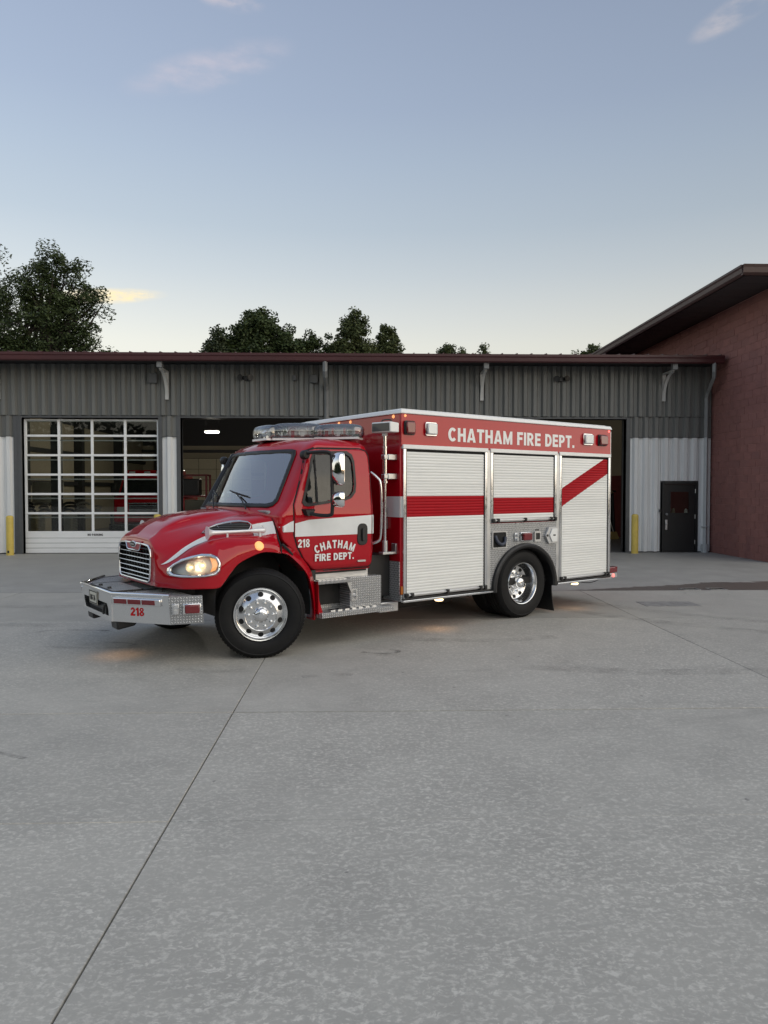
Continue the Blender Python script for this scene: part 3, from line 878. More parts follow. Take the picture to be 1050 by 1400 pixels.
for c in range(34):
    off = (bw / 2) if c % 2 else 0.0
    ylist = []
    if off: ylist.append((0.0, True))
    y = off
    while y < 15.5: ylist.append((y, False)); y += bw
    for (y, hf) in ylist:
        dxx = rb.uniform(-.004, .004)
        near = y < 3.35 if c < 26 else y < 4.3
        if near and cnt < 300:
            place('block', half_me if hf else blk_me, bb, (dxx, y, c * bh)); cnt += 1
        elif y < 3.6 or c >= 24:
            L = bw / 2 if hf else bw
            far.box(-.004 + dxx, .10, y + .004, y + L - .005, c * bh + .004, c * bh + bh - .005)
o = far.build('far_blocks', BLOCK, bb); o['kind'] = 'stuff'
fb = MB()
for c in range(34):
    x = .11 if c % 2 == 0 else .11 + bw / 2
    fb.box(.101, x - .005, -.004, .05, c * bh + .004, c * bh + bh - .005) if x > .2 else None
    while x < 12:
        fb.box(x + .004, x + bw - .005, -.004 + rb.uniform(-.003, .003), .05, c * bh + .004, c * bh + bh - .005); x += bw
o = fb.build('front_blocks', BLOCK, bb); o['kind'] = 'stuff'
FASC = mat('brown_gutter', (0.060, 0.030, 0.026), 0.45, var=0.12)
MB().box(-1.18, 18, -.72, 22, 6.945, 6.965).build('soffit', SOFFIT, bb)
for k in range(16):
    MB().box(-1.14, -.02, -.66 + k * .6, -.66 + k * .6 + .588, 6.930, 6.944).build('soffit_panel', mat('soffit_panel', (.045, .045, .048), .55), bb)
q = MB(); q.prism([(-1.18, 6.93), (-1.23, 6.93), (-1.26, 6.98), (-1.27, 7.08), (-1.29, 7.12), (-1.29, 7.17), (-1.24, 7.17), (-1.18, 7.10)], 'y', -.78, 22); q.build('side_gutter', FASC, bb)
q = MB(); q.prism([(-.78, 6.93), (-.83, 6.98), (-.84, 7.10), (-.86, 7.17), (-.80, 7.17), (-.72, 7.10), (-.72, 6.93)], 'x', -1.25, 18)
q.build('front_gutter', FASC, bb)
q = MB(); q.add([(-1.22, -.78, 7.12), (18, -.78, 7.12), (18, 22, 7.12), (-1.22, 22, 7.12), (5.5, 6, 9.3), (12, 6, 9.3), (12, 22, 9.3), (5.5, 22, 9.3)], [(0, 1, 5, 4), (0, 4, 7, 3), (4, 5, 6, 7), (1, 2, 6, 5)]); q.build('roof', FASC, bb)

# ================================================================== things inside the bays
def cat_box(parent, name, m, *a, bev=.01):
    return MB().box(*a).build(name, m, parent, bevel=bev)


# second red truck behind the glazed door
eng = empty('red_utility_truck', (-7.05, 24.5, 0)); tag(eng, 'red truck parked inside behind the panes of the glazed door', 'truck')
EGL = mat('dark_glass', (.02, .025, .025), .08, coat=1.0)
q = MB(); q.hexa([(-1.15, 0, .75), (1.15, 0, .75), (1.15, 2.2, .75), (-1.15, 2.2, .75), (-1.15, .0, 1.62), (1.15, 0, 1.62), (1.15, 2.2, 1.62), (-1.15, 2.2, 1.62)]); q.build('body', RED, eng, bevel=.08, segs=3)
q = MB(); q.hexa([(-1.1, .25, 1.6), (1.1, .25, 1.6), (1.1, 2.1, 1.6), (-1.1, 2.1, 1.6), (-1.0, .55, 2.36), (1.0, .55, 2.36), (1.0, 2.0, 2.36), (-1.0, 2.0, 2.36)]); q.build('cab', RED, eng, bevel=.07, segs=3)
q = MB(); q.hexa([(-1.0, .255, 1.66), (1.0, .255, 1.66), (1.0, .27, 1.66), (-1.0, .27, 1.66), (-.92, .512, 2.26), (.92, .512, 2.26), (.92, .53, 2.26), (-.92, .53, 2.26)]); q.build('windscreen', EGL, eng)
cat_box(eng, 'roof_fairing', RED, -.95, .95, .62, 1.2, 2.34, 2.50)
for x in (-.7, -.2, .2, .7): MB().box(x - .10, x + .10, .59, .63, 2.39, 2.46).build('roof_lamp', CLEARLENS, eng, bevel=.01)
cat_box(eng, 'grille', BLACK, -.62, .62, -.03, .02, .98, 1.36)
for k in range(3): MB().box(-.62, .62, -.045, -.028, 1.02 + k * .14, 1.05 + k * .14).build('grille_bar', CHROME, eng, bevel=.005)
cat_box(eng, 'grille_crown', CHROME, -.66, .66, -.05, -.02, 1.37, 1.42)
for s in (-1, 1):
    MB().box(s * .70, s * 1.02, -.03, .02, 1.06, 1.28).build('headlight', CLEARLENS, eng, bevel=.02)
    MB().box(s * 1.28 - .09, s * 1.28 + .09, .40, .46, 1.72, 2.06).build('mirror', BLACK, eng, bevel=.03)
    MB().tube([(s * 1.05, .5, 1.68), (s * 1.28, .45, 1.80)], .02, 6).build('mirror_arm', BLACK, eng)
    w_ = MB(); w_.lathe([(0, .0), (.20, .0), (.22, .03), (.40, .03), (.46, .0), (.46, -.24), (.3, -.26)], 28, 'x', (0, .85, .46)); w_.v = [(s * (1.02 + x), y, z) for x, y, z in w_.v]; w_.build('wheel', RUBBER, eng, smooth=40)
cat_box(eng, 'bumper', POLISH, -1.15, 1.15, -.45, -.02, .52, .74, bev=.03)
cat_box(eng, 'chassis', UNDER, -.8, .8, 0, 2.1, .4, .76)

PALE = mat('pale_plastic', (.48, .48, .42), .6, var=.06)
for k, (x, y, n, wdt, lb) in enumerate(((-10.62, 24.2, 13, .52, 'wider pale stack of trays behind the lowest left panes'), (-9.50, 24.2, 13, .36, 'narrower pale stack of trays behind the lower door panes'))):
    e = empty('tray_stack', (x, y, .42)); tag(e, lb, 'tray stack', 'stacks of pale trays behind the door')
    for j in range(n):
        q = MB(); z = j * .048
        q.grid(lambda a, b: (lerp(-wdt / 2, wdt / 2, a), lerp(-.2, .2, b), z + .03 * (2 * a - 1) ** 2), 8, 2); q.build('tray', PALE, e, solid=.03)
    MB().box(-wdt / 2, wdt / 2, -.2, .2, -.42, -.01).build('pallet', STEEL, e)
bn = empty('work_bench', (-10.1, 24.9, 0)); tag(bn, 'long dark bench heaped with rolled hoses behind the left panes', 'bench')
cat_box(bn, 'bench_top', STEEL, -1.3, 1.9, -.3, .5, 1.04, 1.10)
for x in (-1.2, .3, 1.8):
    for y in (-.25, .45): MB().box(x - .03, x + .03, y - .03, y + .03, 0, 1.04).build('leg', STEEL, bn)
HOSE = mat('grey_hose', (.26, .25, .23), .7, var=.12); HOSEB = mat('black_hose', (.02, .02, .02), .6)
rh = random.Random(11)
for k in range(17):
    x = -.9 + (k % 6) * .44 + rh.uniform(-.08, .08); z = 1.13 + (k // 6) * .11; L = rh.uniform(.28, .5)
    e = MB(); e.tube(catmull([(x - L / 2, -.2, z - .02), (x - L / 4, -.22, z + .05), (x + L / 4, -.22, z + .055), (x + L / 2, -.18, z)], 4), .042, 8)
    o = e.build('rolled_hose', HOSE if k % 3 else HOSEB, None, smooth=50); o.location = (-10.1, 24.9, 0)
    row = ('lowest', 'middle', 'topmost')[k // 6]
    pos = ('leftmost', 'second from left', 'third from left', 'third from right', 'second from right', 'rightmost')[k % 6]
    tag(o, '%s hose, %s in the %s layer of the bench heap' % ('grey' if k % 3 else 'black', pos, row), 'hose', 'hoses heaped on the bench')
for k, (x, lb) in enumerate(((-11.55, 'left orange traffic cone on the bench behind the glass'), (-11.36, 'right orange traffic cone on the bench behind the glass'))):
    e = empty('traffic_cone', (x, 24.75, 1.10)); tag(e, lb, 'cone', 'traffic cones inside the station')
    CONE = mat('orange_cone', (.55, .10, .03), .6)
    MB().lathe([(.10, 0.02), (.02, .42), (0, .42)], 14, 'z').build('cone_body', CONE, e, smooth=40); MB().box(-.12, .12, -.12, .12, 0, .022).build('cone_base', CONE, e)
e = empty('notice_board', (-11.0, 25.6, 1.35)); tag(e, 'pale square board propped behind the bench, seen through the left panes', 'board')
MB().box(-.3, .75, 0, .03, 0, .75).build('panel', PALE, e); MB().box(-.34, .79, -.01, .02, -.04, 0).build('ledge', BEIGE, e)

# red tool cart and dark cover inside the second bay
ct = empty('equipment_rack', (-5.62, 24.6, 0)); tag(ct, 'dark red equipment rack standing left in the open second bay', 'rack')
for x in (-.45, .45):
    for y in (0, .6): MB().box(x - .03, x + .03, y - .03, y + .03, 0, 2.35).build('post', REDWAIN, ct)
for z in (.3, .95, 1.6, 2.3): MB().box(-.47, .47, -.02, .62, z, z + .05).build('shelf', REDWAIN, ct)
MB().box(-.40, .20, .02, .5, 1.65, 2.2).build('bin', BLACK, ct, bevel=.03); MB().box(-.38, .38, .05, .5, 1.0, 1.5).build('crate', mat('olive_crate', (.08, .08, .06), .7), ct, bevel=.02)
dc = empty('covered_cart', (-4.6, 24.2, 0)); tag(dc, 'low black cart with a pale folded cover, behind the truck hood', 'cart')
q = MB(); q.grid(lambda a, b: (lerp(-.75, .75, a), lerp(-.5, .5, b), .95 + .50 * math.sin(PI * min(1, max(0, a))) ** .5 * (.75 + .25 * math.sin(PI * b))), 16, 8); q.build('cover', BLACK, dc, smooth=60, solid=.03)
MB().box(-.35, .55, -.35, .3, 1.46, 1.50).build('folded_sheet', mat('pale_sheet', (.42, .45, .5), .6), dc, bevel=.02)
MB().box(-.7, .7, -.45, .45, .3, .98).build('cart_body', BLACK, dc, bevel=.04)
for x in (-.55, .55):
    for y in (-.4, .4): MB().cyl((x, y - .04, .15), (x, y + .04, .15), .15, 14).build('wheel', RUBBER, dc)
# brooms and mop against the right wall of the fourth bay
BR = mat('broom_bristle', (.42, .30, .10), .8); HND = mat('pale_handle', (.55, .52, .46), .5)
for k, (x, y, lb, lean) in enumerate(((9.35, 27.25, 'pale-handled yellow push broom leaning in the open bay, right one', .42), (8.98, 27.5, 'yellow push broom leaning in the open bay, nearest the truck', .05))):
    e = empty('broom', (x, y, 0)); tag(e, lb, 'broom', 'brooms leaning in the open bay')
    q = MB(); q.hexa([(-.20, -.06, 0), (.20, -.06, 0), (.20, .06, 0), (-.20, .06, 0), (-.10, -.04, .28), (.10, -.04, .28), (.10, .04, .28), (-.10, .04, .28)]); q.build('bristles', BR, e)
    MB().tube([(0, 0, .24), (-lean * .75, .2, 1.45)], .016, 8).build('handle', HND, e)
e = empty('turnout_coat', (9.25, 27.9, 0)); tag(e, 'black coat with tan trim hanging in the open bay', 'coat')
q = MB(); q.grid(lambda a, b: (lerp(-.34, .34, a) * (1.0 - .25 * b), .10 * math.cos(a * 9) - .02, lerp(.25, 1.75, b)), 20, 10); q.build('cloth', BLACK, e, smooth=60, solid=.05)
MB().box(-.30, .02, -.14, -.10, 1.22, 1.52).build('tan_patch', mat('tan_trim', (.45, .34, .16), .7), e, bevel=.02)
MB().tube(catmull([(-.22, -.1, 1.70), (-.12, -.14, 1.85), (.08, -.14, 1.88), (.22, -.1, 1.72)], 4), .05, 8).build('collar', mat('tan_collar', (.36, .30, .2), .7), e, smooth=50)
MB().box(-.4, .4, .0, .05, 1.75, 1.82).build('hanging_rail', STEEL, e)

# ================================================================== THE RESCUE TRUCK (local: x forward, y to its left, z up)
truck = empty('rescue_truck', (1.613, 11.477, 0), math.atan2(-0.58070, -0.81412))
tag(truck, 'red and white fire department rescue truck with roll-up shutters parked on the concrete', 'fire truck')
HWD = 1.22


# ---- cab shell -----------------------------------------------------
CAB = [  # w, (rear u, half width a, u2 side end, u1 pillar front, b windscreen half width, u0 centre front)
    (0.87, (2.62, 1.07, 3.46, 3.46, 0.95, 3.46)),
    (0.95, (2.61, 1.11, 3.54, 3.54, 0.98, 3.54)),
    (1.10, (2.60, 1.12, 3.72, 3.72, 0.99, 3.72)),
    (1.26, (2.60, 1.125, 3.90, 3.90, 1.00, 3.90)),
    (1.42, (2.60, 1.13, 3.93, 3.94, 1.00, 3.97)),
    (1.55, (2.60, 1.13, 3.90, 3.94, 1.00, 4.08)),
    (1.62, (2.60, 1.125, 3.81, 3.88, 0.985, 4.08)),
    (1.70, (2.60, 1.115, 3.745, 3.815, 0.97, 4.04)),
    (2.00, (2.61, 1.085, 3.60, 3.665, 0.925, 3.88)),
    (2.30, (2.63, 1.035, 3.455, 3.52, 0.88, 3.70)),
    (2.36, (2.64, 1.01, 3.41, 3.465, 0.855, 3.645)),
    (2.405, (2.67, 0.955, 3.35, 3.40, 0.81, 3.57)),
    (2.44, (2.72, 0.87, 3.27, 3.31, 0.73, 3.47)),
    (2.462, (2.80, 0.74, 3.15, 3.19, 0.61, 3.34)),
    (2.475, (2.93, 0.50, 3.02, 3.05, 0.40, 3.12)),
]


def cab_row(wv): return interp(CAB, wv)


def cab_front(v, wv, off=0.0):
    ur, a, u2, u1, b, u0 = cab_row(wv)
    return (u0 - (u0 - u1) * (v / b) ** 2 + off, v, wv + off * 0.4)


_CO = {}


def cab_side(u, wv, s=1, off=0.0):
    """point on the side skin of the cab at length u and height wv"""
    key = round(wv, 3)
    if key not in _CO: _CO[key] = [(h[0], h[1]) for h in cab_outline(wv) if h[2] in 'ps']
    L = _CO[key]
    if u >= L[0][0]: v = L[0][1]
    else:
        v = L[-1][1]
        for a, b in zip(L, L[1:]):
            if b[0] <= u <= a[0]:
                v = lerp(a[1], b[1], (a[0] - u) / max(1e-6, a[0] - b[0])); break
    return (u, s * (v + off), wv)


def cab_outline(wv):
    ur, a, u2, u1, b, u0 = cab_row(wv)
    H = []
    for k in range(12):
        v = b * k / 12
        H.append((u0 - (u0 - u1) * (v / b) ** 2, v, 'f'))
    c = (lerp(u2, u1, 0.7), a * 0.98 + b * 0.02)
    for k in range(7):
        t = k / 7
        H.append(((1 - t) ** 2 * u1 + 2 * t * (1 - t) * c[0] + t * t * (u2 - 0.03), (1 - t) ** 2 * b + 2 * t * (1 - t) * c[1] + t * t * a, 'p'))
    for k in range(44):
        H.append((lerp(u2 - 0.03, ur + 0.08, k / 44), a, 's'))
    for k in range(5):
        t = k / 5
        H.append(((1 - t) ** 2 * (ur + 0.08) + 2 * t * (1 - t) * ur + t * t * ur, (1 - t) ** 2 * a + 2 * t * (1 - t) * a + t * t * (a - 0.08), 'r'))
    for k in range(4):
        H.append((ur, (a - 0.08) * (1 - k / 4), 'r'))
    H.append((ur, 0.0, 'r'))
    return H


SIDE_WIN = [(3.625, 1.70), (3.60, 1.665), (3.55, 1.655), (3.06, 1.715), (2.96, 1.745), (2.90, 1.81), (2.885, 1.90), (2.885, 2.17),
            (2.91, 2.245), (2.98, 2.285), (3.40, 2.268), (3.44, 2.25), (3.475, 2.18)]
WS_POLY = [(-0.93, 1.70), (-0.91, 1.645), (-0.84, 1.625), (0.84, 1.625), (0.91, 1.645), (0.93, 1.70), (0.865, 2.25), (0.84, 2.295), (0.77, 2.31),
           (-0.77, 2.31), (-0.84, 2.295), (-0.865, 2.25)]


def shrink(poly, d):
    cx = sum(p[0] for p in poly) / len(poly); cy = sum(p[1] for p in poly) / len(poly)
    xs = max(p[0] for p in poly) - min(p[0] for p in poly); ys = max(p[1] for p in poly) - min(p[1] for p in poly)
    fx = 1 - 2 * d / xs; fy = 1 - 2 * d / ys
    return [(cx + (p[0] - cx) * fx, cy + (p[1] - cy) * fy) for p in poly]


def span(poly, y):
    xs = []
    n = len(poly)
    for i in range(n):
        (x0, y0), (x1, y1) = poly[i], poly[(i + 1) % n]
        if (y0 > y) != (y1 > y): xs.append(x0 + (y - y0) / (y1 - y0) * (x1 - x0))
    return (min(xs), max(xs)) if len(xs) >= 2 else None


def patch(mb, poly, surf, ny=24, nx=24, mi=0, hole=None):
    ys = [p[1] for p in poly]
    y0, y1 = min(ys) + 1e-4, max(ys) - 1e-4
    def fn(t, s):
        y = lerp(y0, y1, t); sp = span(poly, y)
        return surf(lerp(sp[0], sp[1], s), y)
    def keep(t, s):
        if not hole: return True
        y = lerp(y0, y1, t); sp = span(poly, y)
        return not in_poly(lerp(sp[0], sp[1], s), y, hole)
    return mb.grid(fn, ny, nx, mi, keep)


def ring_patch(mb, outer, inner, surf, mi=0, n=5):
    """ring between two like polygons laid on a surface, each edge cut n times"""
    def dense(P):
        out = []
        for i in range(len(P)):
            a, b = P[i], P[(i + 1) % len(P)]
            for k in range(n): out.append((lerp(a[0], b[0], k / n), lerp(a[1], b[1], k / n)))
        return out
    O, I = dense(outer), dense(inner)
    m = len(O)
    V = [surf(*p) for p in O] + [surf(*p) for p in I]
    return mb.add(V, [(i, (i + 1) % m, m + (i + 1) % m, m + i) for i in range(m)], mi)


mb = MB()
rows = []
wv = 0.87
ws = []
while wv < 2.475: ws.append(wv); wv += 0.0225
ws.append(2.475)
H0 = cab_outline(1.0); nh = len(H0)
full = list(range(nh)) + list(range(nh - 2, 0, -1))
V = []; Fc = []
for r, wv in enumerate(ws):
    H = cab_outline(wv)
    ring = [(h[0], h[1], wv, h[2]) for h in H] + [(h[0], -h[1], wv, h[2]) for h in H[-2:0:-1]]
    rows.append(ring)
m = len(rows[0])
for ring in rows: V += [p[:3] for p in ring]
win_in = shrink(SIDE_WIN, 0.012); ws_in = shrink(WS_POLY, 0.015)
for r in range(len(ws) - 1):
    for k in range(m):
        kk = (k + 1) % m
        p, q = rows[r][k], rows[r + 1][kk]
        cu, cv, cw = (p[0] + q[0]) / 2, (p[1] + q[1]) / 2, (p[2] + q[2]) / 2
        z = p[3]
        if z in 'sp' and q[3] in 's' and in_poly(cu, cw, win_in): continue
        if z == 'f' and in_poly(cv, cw, ws_in): continue
        Fc.append((r * m + k, r * m + kk, (r + 1) * m + kk, (r + 1) * m + k))
Fc.append(tuple((len(ws) - 1) * m + k for k in range(m)))
mb.add(V, Fc)
cab = mb.build('cab', RED, truck, smooth=40)
MB().box(2.66, 3.40, -1.02, 1.02, 0.84, 0.90).build('cab_floor', BLACK, truck)

# windscreen
scr = MB(); patch(scr, shrink(WS_POLY, 0.03), lambda v, z: cab_front(v, z, 0.004), 20, 24)
wsg = scr.build('windscreen', WSGLASS, truck, smooth=60)
mbx = MB(); ring_patch(mbx, WS_POLY, shrink(WS_POLY, 0.045), lambda v, z: cab_front(v, z, 0.008))
mbx.build('rubber_seal', BLACK, wsg, smooth=60, solid=0.008)
pc = MB()
for k in range(6):
    pass
A0, A1 = (3.90, -1.00, 1.57), (3.50, -.92, 2.33)
pc.hexa([(A0[0] - .02, A0[1] + .06, A0[2]), (A0[0] + .05, A0[1] - .02, A0[2]), (A0[0] - .02, A0[1] - .17, A0[2]), (A0[0] - .14, A0[1] - .13, A0[2]),
         (A1[0] - .02, A1[1] + .04, A1[2]), (A1[0] + .02, A1[1] - .01, A1[2]), (A1[0] - .02, A1[1] - .12, A1[2]), (A1[0] - .10, A1[1] - .08, A1[2])])
pc.build('pillar_cover', BLACK, truck, bevel=.012)
# wipers
for y0, y1, yk in ((0.55, 0.02, 0.42), (-0.25, -0.80, -0.36)):
    wp = MB()
    P = [cab_front(y0, 1.60, 0.03), cab_front(yk, 1.70, 0.045), cab_front(lerp(y0, y1, 0.55), 1.765, 0.035)]
    wp.tube(P, 0.009, 6)
    wp.tube([cab_front(lerp(y0, y1, k), 1.735 + 0.08 * k, 0.022) for k in (0.15, 0.4, 0.7, 1.0)], 0.008, 6)
    wp.build('wiper', BLACK, truck)

# doors with window, seal and divider
DOOR = [(3.74, 1.66), (3.74, 1.33), (3.70, 1.20), (3.62, 1.05), (3.52, 0.92), (3.47, 0.895), (2.70, 0.895), (2.66, 0.92), (2.66, 2.24), (2.69, 2.30), (2.78, 2.325),
        (3.42, 2.315), (3.50, 2.28)]
BELT_T = lambda u: lerp(1.482, 1.527, (3.73 - u) / 1.05)
for s in (1, -1):
    dr = MB()
    patch(dr, DOOR, lambda u, z: cab_side(u, z, s, 0.011), 56, 48, hole=win_in)
    door = dr.build('door', RED, truck, smooth=40, solid=0.01, offset=-1 if s > 0 else 1)
    g = MB(); ring_patch(g, shrink(DOOR, -0.015), shrink(DOOR, 0.006), lambda u, z: cab_side(u, z, s, 0.003))
    g.build('door_gap', DARK, door)
    gl = MB(); patch(gl, shrink(SIDE_WIN, 0.01), lambda u, z: cab_side(u, z, s, 0.0), 16, 18)
    win = gl.build('window', SIDEGLASS, door, smooth=60)
    fr = MB(); ring_patch(fr, shrink(SIDE_WIN, -0.014), shrink(SIDE_WIN, 0.022), lambda u, z: cab_side(u, z, s, 0.019))
    fr.tube([cab_side(3.43, 1.67, s, 0.012), cab_side(3.43, 2.27, s, 0.012)], 0.011, 6)
    fr.build('window_seal', BLACK, door, smooth=60)
    # white belt stripe
    st = MB(); patch(st, [(3.735, BELT_T(3.735)), (3.735, 1.30), (2.665, 1.30), (2.665, BELT_T(2.665))], lambda u, z: cab_side(u, z, s, 0.0135), 6, 20)
    st.build('white_stripe', STRIPE, door, smooth=60)
    st = MB(); patch(st, [(2.655, 1.527), (2.655, 1.30), (2.625, 1.30), (2.625, 1.527)], lambda u, z: (u, s * 1.1285, z), 2, 2)
    patch(st, [(3.925, 1.475), (3.925, 1.295), (3.75, 1.30), (3.75, 1.482)], lambda u, z: cab_side(u, z, s, 0.006), 3, 4)
    st.build('cab_stripe', STRIPE, truck, smooth=60)
    # handle
    hd = MB()
    hd.prism([(p[0], p[1]) for p in rrect(2.725, 2.875, 1.165, 1.43, 0.06)], 'y', s * 1.125, s * 1.145)
    hd.build('handle', BLACK, door, smooth=40, bevel=0.006)
    hh = MB(); hh.prism(rrect(2.775, 2.815, 1.215, 1.37, 0.018), 'y', s * 1.146, s * 1.168)
    hh.build('handle_lever', BLACKM, door, bevel=0.004)
    bd = MB(); bd.prism(rrect(2.75, 2.87, 0.965, 0.987, 0.01, 2), 'y', s * 1.125, s * 1.141); bd.build('door_badge', ALU, door)
    # grab rail behind the door
    gr = MB(); gr.tube(catmull([(2.615, s * 1.06, 2.05), (2.57, s * 1.13, 1.98), (2.545, s * 1.165, 1.90), (2.535, s * 1.17, 1.55), (2.545, s * 1.165, 1.27), (2.565, s * 1.14, 1.20), (2.615, s * 1.07, 1.17)], 5), 0.017, 8)
    gr.build('grab_rail', POLISH, truck, smooth=50)
    # mirror arm and heads
    ar = MB()
    ar.tube(catmull([(3.56, s * 1.05, 2.245), (3.54, s * 1.18, 2.26), (3.47, s * 1.33, 2.262), (3.42, s * 1.375, 2.25), (3.405, s * 1.39, 2.20), (3.40, s * 1.395, 1.9), (3.40, s * 1.395, 1.60), (3.42, s * 1.37, 1.545), (3.50, s * 1.27, 1.545), (3.58, s * 1.16, 1.565)], 5), 0.021, 8)
    ar.lathe([(0.0, 0.05), (0.04, 0.045), (0.055, 0.02), (0.055, -0.03)], 12, 'y', (3.565, s * 1.075, 2.235))
    ar.hexa([(3.62, s * 1.12, 1.545), (3.50, s * 1.12, 1.545), (3.54, s * 1.20, 1.535), (3.60, s * 1.20, 1.535), (3.66, s * 1.12, 1.62), (3.47, s * 1.12, 1.62), (3.50, s * 1.19, 1.60), (3.62, s * 1.19, 1.60)])
    arm = ar.build('mirror_arm', BLACK, truck, smooth=50)
    for z0, z1, nm in ((1.885, 2.255, 'mirror_head'), (1.635, 1.815, 'convex_mirror_head')):
        mm = MB()
        def mh(a, t):
            # rounded chrome shell, bulging forward
            ang = a * 2 * PI; rr = math.sin(t * PI / 2)
            ex = 0.5
            cy = math.copysign(abs(math.cos(ang)) ** ex, math.cos(ang)) * 0.084 * rr
            cz = math.copysign(abs(math.sin(ang)) ** ex, math.sin(ang)) * (z1 - z0) / 2 * rr
            return (3.33 + 0.10 * math.cos(t * PI / 2) ** 0.6, s * 1.455 + cy, (z0 + z1) / 2 + cz)
        mm.grid(mh, 32, 8)
        h = mm.build(nm, CHROME, truck, smooth=60)
        f = MB(); f.prism([(s * 1.455 + p[0], p[1]) for p in rrect(-0.08, 0.08, z0 + 0.005, z1 - 0.005, 0.035)], 'x', 3.325, 3.332); f.build('mirror_glass', CHROME, h)

# lettering on the driver's door
def side_text(s, u, z, h, name, parent, m, v=1.142, width=None, rot=0.0, bold=0.03):
    me, wd = text_mesh(s, h, m, bold, width)
    o = place(name, me, parent)
    o.location = (u, v, z); o.rotation_euler = (0, -rot if False else 0, PI)
    return o, wd


dl = [o for o in truck.children if o.name.startswith('door')][0]
side_text('218', 3.70, 1.175, 0.095, 'unit_number', dl, WHITE, width=0.155)
side_text('FIRE DEPT.', 3.475, 1.006, 0.084, 'door_lettering', dl, WHITE, width=0.545)
for k, ch in enumerate('CHATHAM'):   # arched word, letter by letter
    wds = [0.077, 0.076, 0.082, 0.071, 0.076, 0.082, 0.089]
    c0 = sum(wds[:k]) + wds[k] / 2; tot = sum(wds)
    x = c0 - tot / 2
    R = 0.62
    ang = x / R
    me, wd = text_mesh(ch, 0.095, WHITE, 0.035, wds[k] * 0.84)
    for vv in me.vertices: vv.co.x -= wds[k] * 0.43
    o = place('door_letter', me, dl)
    o.location = (3.197 - R * math.sin(ang), 1.142, 1.148 - R * (1 - math.cos(ang)))
    o.rotation_mode = 'XYZ'
    o.rotation_euler = (0, ang, PI) if False else (0, 0, PI)
    o.matrix_local = Matrix.Translation(o.location) @ Matrix.Rotation(PI, 4, 'Z') @ Matrix.Rotation(ang, 4, 'Y')

# cab interior
MB().box(2.655, 2.67, -.98, .98, .95, 2.34).build('rear_lining', SEAT, truck)
it = MB(); it.hexa([(3.72, -0.98, 1.25), (3.40, -0.98, 1.25), (3.40, 0.98, 1.25), (3.72, 0.98, 1.25), (4.0, -0.93, 1.60), (3.45, -0.95, 1.56), (3.45, 0.95, 1.56), (4.0, 0.93, 1.60)])
it.build('dashboard', DASH, truck, bevel=0.03)
for yy in (-0.55, 0.55):
    sb = MB(); sb.hexa([(2.86, yy - .25, 1.20), (2.72, yy - .25, 1.20), (2.72, yy + .25, 1.20), (2.86, yy + .25, 1.20), (2.78, yy - .22, 1.92), (2.66, yy - .22, 1.92), (2.66, yy + .22, 1.92), (2.78, yy + .22, 1.92)])
    sb.box(2.72, 3.20, yy - .25, yy + .25, 1.12, 1.26)
    sb.box(2.68, 2.77, yy - .13, yy + .13, 1.95, 2.12)
    sb.build('seat', SEAT, truck, bevel=0.04)
sw = MB()
c = Vector((3.36, 0.55, 1.55)); ax = Vector((-0.8, 0, 0.6)); e1 = Vector((0, 1, 0)); e2 = ax.cross(e1)
sw.tube([c + (e1 * math.cos(a) + e2 * math.sin(a)) * 0.22 for a in [2 * PI * k / 24 for k in range(25)]], 0.015, 6)
sw.tube([c, c - ax * 0.25], 0.03, 8); sw.tube([c + e1 * 0.22, c - e1 * 0.22], 0.014, 6)
sw.build('steering_wheel', BLACK, truck, smooth=50)

# ---- bonnet with fenders --------------------------------------------
ST = [
    (5.165, [(0, 1.285), (.355, 1.273), (.46, 1.262), (.555, 1.20), (.578, 1.08), (.575, .97), (.565, .88), (.55, .795)]),
    (5.145, [(0, 1.315), (.355, 1.303), (.46, 1.285), (.585, 1.20), (.622, 1.075), (.645, .98), (.65, .89), (.645, .79)]),
    (5.09, [(0, 1.36), (.355, 1.338), (.46, 1.325), (.63, 1.205), (.69, 1.075), (.755, 1.0), (.80, .90), (.80, .79)]),
    (5.00, [(0, 1.435), (.355, 1.413), (.45, 1.38), (.66, 1.25), (.75, 1.125), (.87, 1.075), (.985, .95), (.995, .79)]),
    (4.85, [(0, 1.505), (.355, 1.483), (.45, 1.425), (.70, 1.31), (.80, 1.215), (.96, 1.205), (1.115, 1.03), (1.13, .795)]),
    (4.70, [(0, 1.55), (.355, 1.528), (.46, 1.46), (.74, 1.37), (.85, 1.275), (1.03, 1.28), (1.18, 1.09), (1.195, .80)]),
    (4.64, [(0, 1.56), (.355, 1.538), (.465, 1.47), (.75, 1.385), (.865, 1.285), (1.04, 1.295), (1.19, 1.12), (1.205, .85)]),
    (4.55, [(0, 1.575), (.355, 1.553), (.475, 1.485), (.77, 1.405), (.885, 1.30), (1.05, 1.312), (1.197, 1.17), (1.21, .965)]),
    (4.45, [(0, 1.59), (.355, 1.568), (.485, 1.50), (.79, 1.425), (.905, 1.31), (1.06, 1.323), (1.20, 1.21), (1.215, 1.058)]),
    (4.22, [(0, 1.61), (.355, 1.588), (.52, 1.545), (.86, 1.48), (.955, 1.325), (1.07, 1.325), (1.20, 1.245), (1.215, 1.146)]),
    (4.06, [(0, 1.612), (.355, 1.590), (.545, 1.568), (.91, 1.51), (1.01, 1.34), (1.085, 1.312), (1.185, 1.235), (1.20, 1.146)]),
    (3.945, [(0, 1.612), (.355, 1.590), (.56, 1.58), (.945, 1.525), (1.075, 1.36), (1.11, 1.285), (1.165, 1.205), (1.18, 1.125)]),
]
ST_ROWS = [(u, [c for p in P for c in p]) for u, P in ST]
dense_u = catmull([(u,) + tuple(r) for u, r in ST_ROWS], 5)
dense_u.sort(key=lambda r: r[0])


